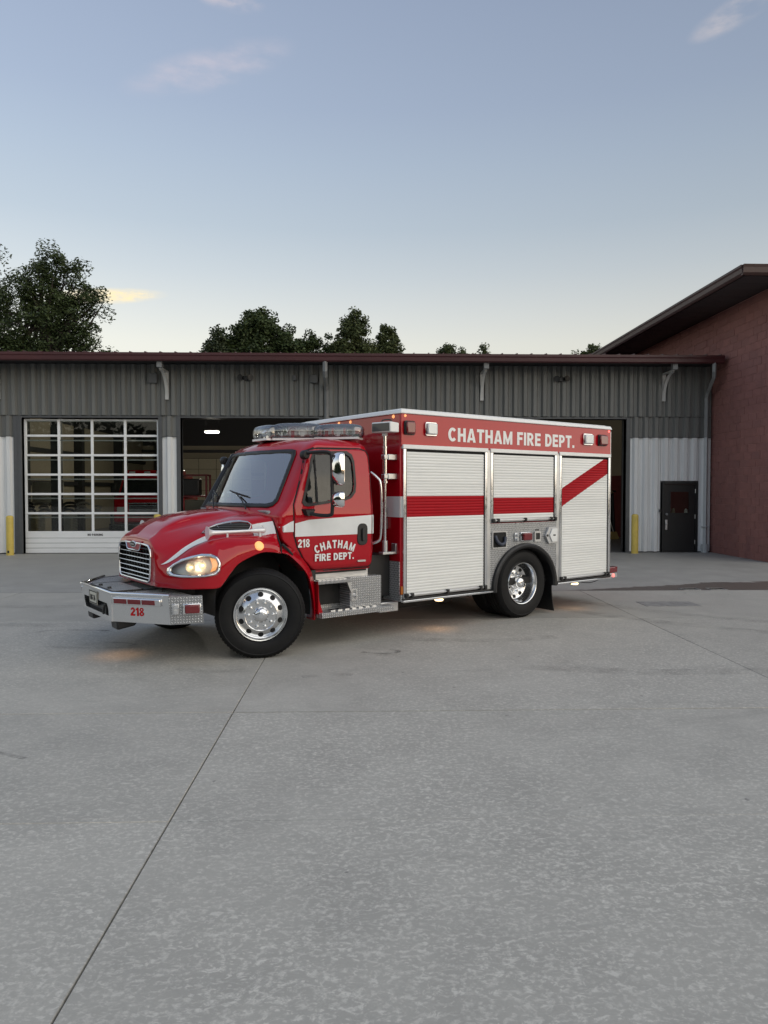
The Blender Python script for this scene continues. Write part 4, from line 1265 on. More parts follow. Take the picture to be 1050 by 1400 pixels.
def hood_sec(u):
    if u <= dense_u[0][0]: r = dense_u[0]
    elif u >= dense_u[-1][0]: r = dense_u[-1]
    else:
        for a, b in zip(dense_u, dense_u[1:]):
            if u <= b[0]:
                t = (u - a[0]) / (b[0] - a[0]); r = tuple(lerp(p, q, t) for p, q in zip(a, b)); break
    return [(r[1 + 2 * i], r[2 + 2 * i]) for i in range(8)]


def hood_line(u, n=10):
    L = catmull(hood_sec(u), n)
    k = min(1.0, max(0.0, (5.04 - u) / .12))       # pressed groove beside the raised centre
    return [(p[0], p[1] - .013 * k * math.exp(-((i / n - 2.12) / .11) ** 2)) for i, p in enumerate(L)]


def fender_pt(u, z, s=1, off=0.0):
    """point on the outer fender skin at length u and height z"""
    L = hood_line(u, 8)
    L = L[32:]
    best = None
    for a, b in zip(L, L[1:]):
        if (a[1] - z) * (b[1] - z) <= 0 and a[1] != b[1]:
            t = (z - a[1]) / (b[1] - a[1]); best = (lerp(a[0], b[0], t), a, b)
    if best is None: best = (L[0][0], L[0], L[1])
    du = 0.02
    return (u + off * 0.5, s * (best[0] + off * 0.86), z)


HL = [(5.09, .955), (5.08, 1.00), (5.04, 1.05), (4.98, 1.095), (4.90, 1.132), (4.82, 1.157), (4.745, 1.157), (4.69, 1.128), (4.668, 1.065), (4.678, .985), (4.72, .943), (4.82, .924), (4.92, .918), (5.02, .918), (5.075, .926)]
hb = MB()
us = []
uu = 5.165
while uu > 3.945:
    us.append(uu); uu -= 0.011 if uu > 5.0 else 0.018
us.append(3.945)
n_s = 7 * 10 + 1
for s in (1, -1):
    V = []; Fh = []
    for u in us:
        V += [(u, s * p[0], p[1]) for p in hood_line(u)]
    hli = shrink(HL, 0.012)
    for i in range(len(us) - 1):
        for j in range(n_s - 1):
            a = i * n_s + j
            cu = (us[i] + us[i + 1]) / 2; cz = (V[a][2] + V[a + n_s + 1][2]) / 2
            if j > 40 and in_poly(cu, cz, hli): continue
            Fh.append((a, a + n_s, a + n_s + 1, a + 1))
    hb.add(V, Fh)
hood = hb.build('hood', RED, truck, smooth=50, solid=0.018, offset=-1)
for s in (1, -1):
    MB().tube([(3.937, s * (p[0] + .004), p[1] + .002) for p in hood_line(3.95)[::2]], .009, 6).build('hood_gap_seal', DARK, truck, smooth=60)
# nose panel round the grille
nose_o = [(p[0], p[1]) for p in hood_line(5.165)]
nose_o = nose_o + [(-p[0], p[1]) for p in reversed(nose_o)][0:-1]
gr_half = [(0.0, 1.235), (0.3, 1.232), (0.46, 1.222), (0.515, 1.185), (0.53, 1.10), (0.525, 1.0), (0.51, .90), (0.49, .845), (0.45, .828), (0.3, .826), (0.0, .826)]


def resample(P, n):
    L = [0.0]
    for a, b in zip(P, P[1:]): L.append(L[-1] + math.dist(a, b))
    out = []
    for k in range(n):
        d = L[-1] * k / (n - 1)
        for i in range(len(P) - 1):
            if d <= L[i + 1] + 1e-9:
                t = (d - L[i]) / max(1e-9, L[i + 1] - L[i]); out.append((lerp(P[i][0], P[i + 1][0], t), lerp(P[i][1], P[i + 1][1], t))); break
    return out


oh = [(p[0], p[1]) for p in hood_line(5.165)] + [(0.4, .79), (0.0, .788)]
oh = resample(oh, 60); ih = resample(gr_half, 60)
nb = MB()
for s in (1, -1):
    V = [(5.165, s * p[0], p[1]) for p in oh] + [(5.172, s * p[0], p[1]) for p in ih] + [(5.12, s * p[0], p[1]) for p in ih]
    nb.add(V, [(i, i + 1, 60 + i + 1, 60 + i) for i in range(59)]); nb.add(V, [(60 + i, 60 + i + 1, 120 + i + 1, 120 + i) for i in range(59)], 1)
nb.build('nose_panel', [RED, BLACK], truck, smooth=40)
gt = MB()
loop = [(5.178, p[0], p[1]) for p in ih] + [(5.178, -p[0], p[1]) for p in reversed(ih)]
gt.tube(loop, 0.012, 8)
grille = gt.build('grille_surround', CHROME, truck, smooth=60)
for z in (1.185, 1.13, 1.075, 1.02, 0.965, 0.91, 0.862):
    hw = interp([(0.82, .49), (.9, .50), (1.0, .515), (1.15, .52), (1.22, .48)], z)
    b = MB()
    b.prism([(5.150, z - .008), (5.176, z - .007), (5.182, z), (5.176, z + .007), (5.150, z + .008)], 'y', -hw, hw)
    b.build('grille_bar', CHROME if z < 1.15 else BLACKM, grille, smooth=60)
bk = MB()
bk.prism([(p[0], p[1]) for p in ih] + [(-p[0], p[1]) for p in reversed(ih[1:-1])], 'x', 5.08, 5.10)
for k in range(-5, 6): bk.box(5.11, 5.14, k * 0.095 - .007, k * 0.095 + .007, 0.835, 1.225)
for k in range(9): bk.box(5.105, 5.13, -.50, .50, 0.85 + k * .044, 0.856 + k * .044)
bk.build('grille_mesh', BLACK, grille)
nt = MB(); nt.prism([(-.27, 1.262), (-.20, 1.168), (-.17, 1.158), (.17, 1.158), (.20, 1.168), (.27, 1.262)], 'x', 5.13, 5.184); nt.build('nose_notch', RED, truck, bevel=0.008)
ntt = MB(); ntt.tube([(5.186, -.255, 1.238), (5.188, -.205, 1.168), (5.188, -.17, 1.156), (5.188, .17, 1.156), (5.188, .205, 1.168), (5.186, .255, 1.238)], 0.007, 6); ntt.build('notch_trim', CHROME, truck, smooth=60)
bg_ = MB(); bg_.prism([(0.105 * math.cos(a), 1.218 + 0.036 * math.sin(a)) for a in [2 * PI * k / 28 for k in range(28)]], 'x', 5.18, 5.196)
badge = bg_.build('badge', CHROME, truck, bevel=0.004)
b2 = MB(); b2.prism([(0.088 * math.cos(a), 1.218 + 0.025 * math.sin(a)) for a in [2 * PI * k / 28 for k in range(28)]], 'x', 5.19, 5.1985); b2.build('badge_field', BLACK, badge)
b3 = MB(); b3.box(5.198, 5.2005, -.06, .06, 1.212, 1.224); b3.build('badge_lettering', ALU, badge)
# headlamps
for s in (1, -1):
    hz = MB(); ring_patch(hz, HL, shrink(HL, 0.022), lambda u, z: fender_pt(u, z, s, 0.014), n=3)
    ring_patch(hz, shrink(HL, 0.022), shrink(HL, 0.026), lambda u, z: fender_pt(u, z, s, 0.014 if False else -0.01), n=3)
    lamp = hz.build('headlight', CHROME, truck, smooth=50, solid=0.012)
    lg = MB(); patch(lg, shrink(HL, 0.018), lambda u, z: fender_pt(u, z, s, 0.004), 14, 20); lg.build('lens', LAMPGLASS, lamp, smooth=60)
    bw = MB()
    patch(bw, shrink(HL, 0.0), lambda u, z: fender_pt(u, z, s, -0.07), 8, 14)
    bw.build('reflector_housing', mat('lamp_reflector', (.82, .80, .74), .4, metal=.3), lamp, smooth=30)
    for (u0, z0, r) in ((4.925, 1.02, 0.055), (4.83, 1.04, 0.045)):
        c = Vector(fender_pt(u0, z0, s, -0.045))
        rb = MB(); nrm = Vector((0.75, s * 0.66, 0)).normalized(); e1 = Vector((0, 0, 1)); e2 = nrm.cross(e1)
        V = []
        for t in range(5):
            rr = r * (t / 4); dd = 0.045 * (t / 4) ** 2
            for k in range(16):
                a = 2 * PI * k / 16; V.append(c + nrm * dd + (e1 * math.cos(a) + e2 * math.sin(a)) * max(rr, 0.002))
        rb.add(V, [(t * 16 + k, t * 16 + (k + 1) % 16, (t + 1) * 16 + (k + 1) % 16, (t + 1) * 16 + k) for t in range(4) for k in range(16)])
        rb.build('reflector', mat('lamp_bowl', (.9, .88, .82), .3, metal=.5), lamp, smooth=60)
        bb = MB(); bb.lathe([(0.0, -0.02), (0.014, -0.012), (0.013, 0.0), (0.010, 0.012), (0.0, 0.02)], 10, 'x', tuple(c + nrm * 0.03)); bb.build('bulb', WARMON, lamp, smooth=60)
    am = MB(); patch(am, [(4.765, 1.12), (4.75, 1.03), (4.775, .97), (4.725, .985), (4.70, 1.05), (4.715, 1.105)], lambda u, z: fender_pt(u, z, s, -0.012), 8, 5)
    am.build('turn_signal', AMBERON, lamp, smooth=60)
    # white sweep stripe in the valley between bonnet and fender
    sp_ = MB()
    path = [(5.12, 4.45, .0), (5.08, 4.36, .04), (5.02, 4.26, .075), (4.93, 4.15, .10), (4.84, 4.06, .115), (4.76, 3.98, .125), (4.67, 3.92, .13)]
    V = []
    for (u, sc, hw) in catmull(path, 4):
        L = hood_line(u, 40)
        mid = sc * 40; dlt = hw * 6.2 * 40 / 2 / 1.0
        for q in (-1, -.5, 0, .5, 1):
            x = min(len(L) - 2, max(0, mid + q * dlt)); i0 = int(x); t = x - i0
            v_, z_ = lerp(L[i0][0], L[i0 + 1][0], t), lerp(L[i0][1], L[i0 + 1][1], t)
            V.append((u + .003, s * (v_ + 0.003), z_ + 0.004))
    nn = len(V) // 5
    sp_.add(V, [(i * 5 + j, (i + 1) * 5 + j, (i + 1) * 5 + j + 1, i * 5 + j + 1) for i in range(nn - 1) for j in range(4)])
    sp_.build('hood_stripe', STRIPE, hood, smooth=60)
    # rear stripe on the bonnet side
    st = MB()
    V = []
    for k in range(9):
        u = lerp(4.17, 3.95, k / 8); L = hood_line(u, 40)
        seg = L[100:175]
        for z in (1.30, 1.36, 1.42, interp([(3.95, 1.478), (4.1, 1.455), (4.17, 1.44)], u)):
            best = min(seg, key=lambda p: abs(p[1] - z))
            V.append((u, s * (best[0] + 0.004), z + .002))
    st.add(V, [(i * 4 + j, (i + 1) * 4 + j, (i + 1) * 4 + j + 1, i * 4 + j + 1) for i in range(8) for j in range(3)])
    st.build('hood_stripe', STRIPE, hood, smooth=60)
    # louvred intake on the bonnet side
    def hs(u, z, off=0.0):
        L = hood_line(u, 30)[72:128]
        b = min(L, key=lambda p: abs(p[1] - z)); return (u, s * (b[0] + off * .8), z + off * .6)
    VP = [(4.70, 1.352), (4.62, 1.40), (4.50, 1.44), (4.34, 1.475), (4.27, 1.482), (4.20, 1.47), (4.175, 1.44), (4.20, 1.385), (4.24, 1.362), (4.45, 1.35)]
    vb = MB(); ring_patch(vb, VP, shrink(VP, 0.012), lambda u, z: hs(u, z, 0.012), n=3)
    vent = vb.build('hood_vent', ALU, truck, smooth=50, solid=0.012)
    vf = MB(); patch(vf, shrink(VP, 0.014), lambda u, z: hs(u, z, 0.003), 6, 14); vf.build('vent_mesh', DARK, vent)
    for k in range(6):
        z = 1.362 + k * .0185; sp2 = span(shrink(VP, .02), z)
        if sp2: MB().tube([hs(lerp(sp2[0], sp2[1], q), z, 0.009) for q in (0, .33, .66, 1)], 0.004, 5).build('louvre', mat('grey_louvre', (.16, .165, .17), .4, metal=.6), vent)
    for u in (4.36, 4.50):
        sp3 = [z for z in (1.355, 1.46) if True]
        MB().tube([hs(u, 1.357, 0.011), hs(u, interp([(4.36, 1.462), (4.50, 1.43)], u), 0.011)], 0.005, 5).build('vent_post', ALU, vent)
    # chrome air horn on the fender crest
    ah = MB()
    A = Vector((4.735, s * 1.005, 1.372)); B = Vector((4.10, s * 1.075, 1.385))
    d = (B - A)
    prof = [(0.0, .075), (.012, .068), (.05, .040), (.12, .026), (.3, .019), (.75, .016), (.80, .024), (1.0, .034), (1.03, .02)]
    ah.tube([A + d * t for t, r in prof], [r for t, r in prof], 14)
    ah.tube([A + d * .35, A + d * .35 + Vector((0, 0, -.06))], 0.012, 8); ah.tube([A + d * .93, A + d * .93 + Vector((0, 0, -.07))], 0.02, 8)
    ah.tube(catmull([tuple(A + d * .99), tuple(A + d * .985 + Vector((0, 0, .05))), tuple(A + d * .93 + Vector((0, 0, .055))), tuple(A + d * .90 + Vector((0, 0, .02)))], 5), 0.007, 6)
    ah.build('air_horn', mat('satin_chrome', (.80, .81, .82), .3, metal=.35), truck, smooth=50)
    # side repeater
    c = Vector(fender_pt(4.225, 1.225, s, 0.0))
    rp = MB(); rp.lathe([(0.052, -0.01), (0.052, .008), (0.044, .018), (0.0, .024)], 20, 'y', (0, 0, 0))
    if s < 0: rp.v = [(x, -y, z) for x, y, z in rp.v]
    o = rp.build('side_marker_lamp', AMBERON, truck, smooth=50); o.location = c; o.rotation_euler = (s * 0.5, 0, 0)
    # fender rear flange
    fl = MB()
    arch = catmull([(3.96, 1.135), (3.86, 1.115), (3.75, 1.03), (3.64, .92), (3.575, .81), (3.535, .65), (3.515, .48), (3.512, .335)], 4)
    outr = catmull([(3.955, 1.215), (3.82, 1.185), (3.70, 1.10), (3.585, .98), (3.515, .86), (3.478, .68), (3.462, .48), (3.462, .335)], 4)
    nA = len(arch)
    V = [(p[0], s * 1.185, p[1]) for p in arch] + [(p[0], s * 1.135, p[1]) for p in outr] + [(p[0], s * 1.02, p[1]) for p in arch]
    fl.add(V, [(i, i + 1, nA + i + 1, nA + i) for i in range(nA - 1)] + [(i, i + 1, 2 * nA + i + 1, 2 * nA + i) for i in range(nA - 1)])
    fl.build('fender_extension', RED, truck, smooth=50, solid=0.012)
    lat = MB(); lat.tube([(3.93, s * 1.185, 1.225), (3.86, s * 1.18, 1.17), (3.79, s * 1.17, 1.10)], 0.016, 6); lat.build('hood_latch', BLACK, truck, smooth=50)
    # wheel arch liner
    wl = MB()
    la = catmull([(4.72, .50), (4.70, .80), (4.52, 1.05), (4.22, 1.19), (3.92, 1.16), (3.66, .96), (3.56, .60), (3.56, .40)], 4)
    wl.add([(p[0], s * 1.17, p[1]) for p in la] + [(p[0], s * 0.62, p[1]) for p in la], [(i, i + 1, len(la) + i + 1, len(la) + i) for i in range(len(la) - 1)])
    wl.build('wheel_arch_liner', UNDER, truck, smooth=60)

# ---- bumper -----------------------------------------------------------
BT, BB = 0.742, 0.452
ctr = MB()   # centre plate with the winch opening
T = 0.03
o4 = [(-.54, BB), (.54, BB), (.54, BT), (-.54, BT)]
ctr.box(5.57, 5.60, -.54, -.47, BB, BT); ctr.box(5.57, 5.60, .47, .54, BB, BT)
ctr.box(5.571, 5.6, -.47, .47, .625, BT); ctr.box(5.571, 5.6, -.47, .47, BB, .50)
ctr.prism([(-.47, .50), (-.40, .50), (-.47, .58)], 'x', 5.572, 5.599); ctr.prism([(.47, .50), (.47, .625), (.38, .625), (.43, .56), (.44, .50)], 'x', 5.572, 5.599)
bump = ctr.build('bumper', POLISH, truck)
MB().box(5.40, 5.56, -.50, .50, .47, .66).build('bumper_cavity', DARK, bump)
wn = MB(); wn.tube([(5.55, -.25, .555), (5.55, .22, .555)], .035, 10); wn.box(5.53, 5.585, .22, .30, .50, .60); wn.tube([(5.60, .30, .60), (5.615, .30, .53), (5.605, .28, .505)], .014, 6)
wn.build('winch', BLACKM, bump, smooth=50)
for s in (1, -1):
    P = [(5.60, .54), (5.20, 1.10), (5.175, 1.082), (5.575, .52)]
    wg = MB(); wg.hexa([(p[0] - .02, s * p[1], BB) for p in P] + [(p[0], s * p[1], BT) for p in P]); wing = wg.build('bumper_wing', POLISH, truck)
    P = [(5.198, 1.103), (4.88, 1.205), (4.88, 1.175), (5.18, 1.075)]
    en = MB(); en.hexa([(p[0] - .015, s * p[1], BB) for p in P] + [(p[0], s * p[1], BT) for p in P]); end = en.build('bumper_end', TREAD_XZ, truck)
    nw = Vector((.56, s * .40, 0)).normalized(); dw = Vector((-.40, s * .56, 0)).normalized()
    def onw(t, z, off, s=s, nw=nw, dw=dw): return Vector((5.60, s * .54, z)) + dw * t + nw * off - Vector((.02 * (BT - z) / (BT - BB), 0, 0))
    lb = MB(); lb.hexa([onw(.03, .635, .002), onw(.60, .635, .002), onw(.60, .635, .03), onw(.03, .635, .03), onw(.03, .712, .002), onw(.60, .712, .002), onw(.60, .712, .03), onw(.03, .712, .03)])
    lbar = lb.build('warning_light_bar', POLISH, truck, bevel=0.01)
    for t0 in (.045, .215, .385):
        ll = MB(); ll.hexa([onw(t0, .65, .028), onw(t0 + .155, .65, .028), onw(t0 + .155, .65, .036), onw(t0, .65, .036), onw(t0, .70, .028), onw(t0 + .155, .70, .028), onw(t0 + .155, .70, .036), onw(t0, .70, .036)])
        ll.build('red_lens', REDLENS, lbar, bevel=0.004)
    de = (Vector((4.88, s * 1.205, 0)) - Vector((5.198, s * 1.103, 0))).normalized(); ne = Vector((-de.y * (1 if s < 0 else -1), de.x * (1 if s < 0 else -1), 0))
    if ne.y * s < 0: ne = -ne
    def one(t, z, off, s=s, de=de, ne=ne): return Vector((5.198, s * 1.103, z)) + de * t + ne * off
    rl = MB(); rl.hexa([one(.135, .555, .002), one(.32, .555, .002), one(.32, .555, .03), one(.135, .555, .03), one(.135, .665, .002), one(.32, .665, .002), one(.32, .665, .03), one(.135, .665, .03)])
    rlo = rl.build('bumper_warning_light', CHROME, truck, bevel=0.008)
    r2 = MB(); r2.hexa([one(.155, .565, .028), one(.305, .565, .028), one(.305, .565, .055), one(.155, .565, .055), one(.155, .655, .028), one(.305, .655, .028), one(.305, .655, .055), one(.155, .655, .055)])
    r2.build('red_lens', REDLENS, rlo, bevel=0.012)
    cn_ = MB(); cn_.hexa([one(.03, .555, .002), one(.10, .555, .002), one(.10, .555, .02), one(.03, .555, .02), one(.03, .665, .002), one(.10, .665, .002), one(.10, .665, .02), one(.03, .665, .02)])
    cno = cn_.build('air_socket', ALU, truck, bevel=0.006)
    for zz in (.585, .635): MB().tube([one(.065, zz, .02), one(.065, zz, .042)], .022, 10).build('socket_cap', POLISH, cno, smooth=40)
    # top edge tube
    MB().tube([(5.598, 0.0, BT + .008), (5.598, s * .54, BT + .008), (5.19, s * 1.10, BT + .008)], 0.016, 8).build('bumper_edge_tube', CHROME, truck, smooth=60)
    # rubber foot under the bumper
    ft = MB(); yy = .47 if s > 0 else -.40
    ft.hexa([(5.55, yy - .10, .355), (5.36, yy - .10, .385), (5.36, yy + .10, .385), (5.55, yy + .10, .355), (5.56, yy - .11, .455), (5.32, yy - .11, .455), (5.32, yy + .11, .455), (5.56, yy + .11, .455)])
    ft.build('tow_eye', BLACK, truck, bevel=0.02)
# unit number on the bumper wing
me, wd = text_mesh('218', 0.088, mat('red_vinyl', (0.5, 0.012, 0.014), 0.4, spec=.2), 0.045, 0.16)
o = place('bumper_number', me, truck)
nw = Vector((.56, .40, 0)).normalized(); dw = Vector((-.40, .56, 0)).normalized()
base = Vector((5.60, .54, .525)) + dw * .22 + nw * .004 - Vector((.02 * (BT - .525) / (BT - BB), 0, 0))
Mx = Matrix((dw, -nw, Vector((0, 0, 1)))).transposed().to_4x4()
o.matrix_local = Matrix.Translation(base) @ Mx
# deck
dk = MB(); dk.prism([(5.585, -.52), (5.585, .52), (5.18, 1.085), (4.95, 1.17), (4.95, -1.17), (5.18, -1.085), (5.585, -.52)][:6], 'z', .715, .735)
deck = dk.build('bumper_deck', TREAD_XY, truck)
lid = MB(); lid.prism(rrect(5.22, 5.54, -.42, .40, .03), 'z', .736, .750); lido = lid.build('deck_lid', TREAD_XY, truck, bevel=.003)
MB().ring(rrect(5.208, 5.552, -.432, .412, .034), rrect(5.222, 5.538, -.418, .398, .03), 'z', .737, .753).build('lid_gasket', BLACK, lido)
for yy in (-.18, .14): MB().lathe([(0.0, .022), (.02, .02), (.026, .0)], 12, 'z', (5.50, yy, .75)).build('lid_knob', BLACK, lido, smooth=40)
lp = MB(); lp.box(5.603, 5.610, -.24, .06, .565, .715); plate = lp.build('licence_plate', mat('plate', (.62, .60, .50), .4, var=.08), truck, bevel=.003)
MB().ring(rrect(-.235, .055, .57, .71, .01), rrect(-.222, .042, .583, .697, .008), 'x', 5.610, 5.6115).build('plate_border', BLACKM, plate)
me, wd = text_mesh('MG 76', 0.06, BLACKM, 0.02, 0.19)
o = place('plate_number', me, plate); o.matrix_local = Matrix.Translation((5.6112, -.19, .605)) @ Matrix.Rotation(PI / 2, 4, 'Z')
MB().tube([(5.50, -.80, .70), (5.50, -.93, .70)], .028, 10).build('hose_fitting', POLISH, truck, smooth=40)

# ---- wheels -------------------------------------------------------------
def make_wheel(front):
    root = empty('wheel')
    root.parent = truck
    ty = MB()
    prof = [(.300, -.012), (.315, .006), (.345, .018), (.40, .024), (.445, .018), (.452, .022), (.462, .012), (.484, -.006), (.497, -.030),
            (.500, -.050), (.500, -.075), (.488, -.078), (.488, -.088), (.500, -.091), (.500, -.130), (.488, -.133), (.488, -.145), (.500, -.148), (.500, -.188), (.488, -.191), (.488, -.201), (.500, -.204),
            (.500, -.225), (.497, -.25), (.484, -.274), (.452, -.292), (.40, -.30), (.32, -.285), (.30, -.27)]
    ty.lathe(prof, 64, 'y'); tyre = ty.build('tyre', RUBBER, root, smooth=35)
    # shoulder tread blocks
    tb = MB()
    for k in range(72):
        a = 2 * PI * k / 72; a1 = a + 0.05
        V = []
        for aa in (a, a1):
            for r, t in ((.503, -.034), (.503, -.074), (.478, .004), (.496, -.02)): V.append((r * math.cos(aa), t, r * math.sin(aa)))
        tb.add(V, [(0, 4, 5, 1), (0, 3, 7, 4), (3, 2, 6, 7)])
    tb.build('tread_blocks', RUBBER, root)
    rm = MB()
    if front:
        rp_ = [(.300, -.02), (.303, .0), (.297, .010), (.287, .008), (.279, -.004), (.272, -.018), (.262, -.022), (.250, -.012), (.215, .016), (.188, .034), (.178, .038), (.172, .036), (.166, .030), (.150, .030), (.092, .030), (.09, .034), (0.0, .034)]
    else:
        rp_ = [(.300, -.02), (.303, .0), (.297, .010), (.288, .006), (.276, -.012), (.268, -.045), (.258, -.085), (.250, -.125), (.238, -.148), (.220, -.156), (.17, -.162), (.16, -.158), (.09, -.158), (0.0, -.158)]
    rm.lathe(rp_, 56, 'y'); rim = rm.build('rim', mat('forged_wheel', (.76, .77, .78), .21, metal=1.0, rvar=.04, vscale=6), root, smooth=30)
    hr, ho, tilt = (.225, .0105, .62) if front else (.212, -.154, 0.1)
    for k in range(10):
        a = 2 * PI * (k + .5) / 10
        hh = MB(); hh.lathe([(0.0, .002), (.031 if front else .029, .002), (.031 if front else .029, -.012)], 14, 'y')
        o = hh.build('hand_hole', DARK, rim)
        o.matrix_local = Matrix.Rotation(-a, 4, 'Y') @ Matrix.Translation((hr, ho + .001, 0)) @ Matrix.Rotation(-tilt if front else 0, 4, 'Z')
        nt_ = MB(); lr = .135; b0 = .030 if front else -.158
        nt_.lathe([(0.0, b0 + .042), (.013, b0 + .038), (.020, b0 + .022), (.020, b0), (.028, b0 - .001)], 8, 'y')
        o = nt_.build('lug_nut', CHROME, rim, smooth=40)
        aa = 2 * PI * k / 10
        o.location = (lr * math.cos(aa), 0, lr * math.sin(aa))
    hb_ = MB()
    if front: hb_.lathe([(0.0, .098), (.03, .098), (.034, .090), (.052, .088), (.07, .078), (.084, .055), (.088, .03)], 32, 'y')
    else: hb_.lathe([(0.0, .0), (.022, .0), (.026, -.010), (.05, -.013), (.07, -.024), (.084, -.05), (.086, -.158)], 32, 'y')
    hb_.build('hub_cap', CHROME, rim, smooth=40)
    return root


wf = make_wheel(True); wf.scale = (.976, .976, .976); wf.location = (4.225, 1.235, .482); wf.rotation_euler = (0, 0, math.radians(-24))
wr = make_wheel(False); wr.location = (0.015, 1.185, .494)
wr2 = copy_tree(wr, truck); wr2.location = (0.015, -1.185, .494); wr2.rotation_euler = (0, 0, PI)
wf2 = copy_tree(wf, truck); wf2.location = (4.225, -1.235, .482); wf2.rotation_euler = (0, 0, PI - math.radians(24))
for s in (1, -1):   # inner rear duals
    ty = MB(); ty.lathe([(.30, -.33), (.40, -.31), (.46, -.315), (.495, -.34), (.50, -.37), (.50, -.56), (.46, -.60), (.30, -.60)], 48, 'y')
    ty.v = [(x, s * (1.185 + y), z + .494) for x, y, z in ty.v]
    ty.v = [(x + .015, y, z) for x, y, z in ty.v]
    ty.build('inner_tyre', RUBBER, truck, smooth=35)
ch = MB()
for yy in (-.43, .36): ch.box(-2.0, 5.35, yy, yy + .07, .52, .74)
ch.tube([(0.015, -.95, .494), (0.015, .95, .494)], .10, 12); ch.tube([(4.225, -1.05, .494), (4.225, 1.05, .494)], .06, 10)
ch.lathe([(0, -.2), (.18, -.12), (.2, 0), (.18, .12), (0, .2)], 14, 'x', (0.015, 0, .494))
ch.box(-1.95, 2.20, -1.10, 1.10, .47, .56); ch.box(2.3, 3.4, -.9, .9, .45, .84); ch.box(3.6, 5.05, -.52, .52, .45, 1.15)
ch.tube([(2.1, .62, .36), (0.95, .62, .36)], .12, 12)
ch.build('chassis', UNDER, truck, smooth=40)

# ---- rescue body ----------------------------------------------------------
BF, BR_, BB0, BTP = 2.262, -1.985, 0.435, 2.785
bx = MB()
bx.prism([(BR_, BB0), (-.665, BB0), (-.665, 1.03), (.665, 1.03), (.665, BB0), (BF, BB0), (BF, BTP), (BR_, BTP)], 'y', -1.195, 1.195)
body = bx.build('body', RED, truck, bevel=0.012)
for s in (1, -1):
    hd = MB(); hd.box(BR_ + .003, BF - .001, s * 1.196, s * 1.215, 2.375, BTP - .004); header = hd.build('header_panel', RED, body, bevel=0.004)
    if s > 0: header_l = header
rt = MB()
o4 = [(BR_ - .02, -1.235), (BF + .02, -1.235), (BF + .02, 1.235), (BR_ - .02, 1.235)]
rt.hexa([(x, y, 2.782) for x, y in o4] + [(x * 1.0 + (-.02 if x > 0 else .02), y + (-.02 if y > 0 else .02), 2.838) for x, y in o4])
rt.build('roof_trim', WHITE, truck, bevel=0.012)
MB().box(BR_ + .05, BF - .05, -1.15, 1.15, 2.834, 2.85).build('roof_panel', WHITE, truck)
# corner posts of the body sides
PITCH = 0.0372


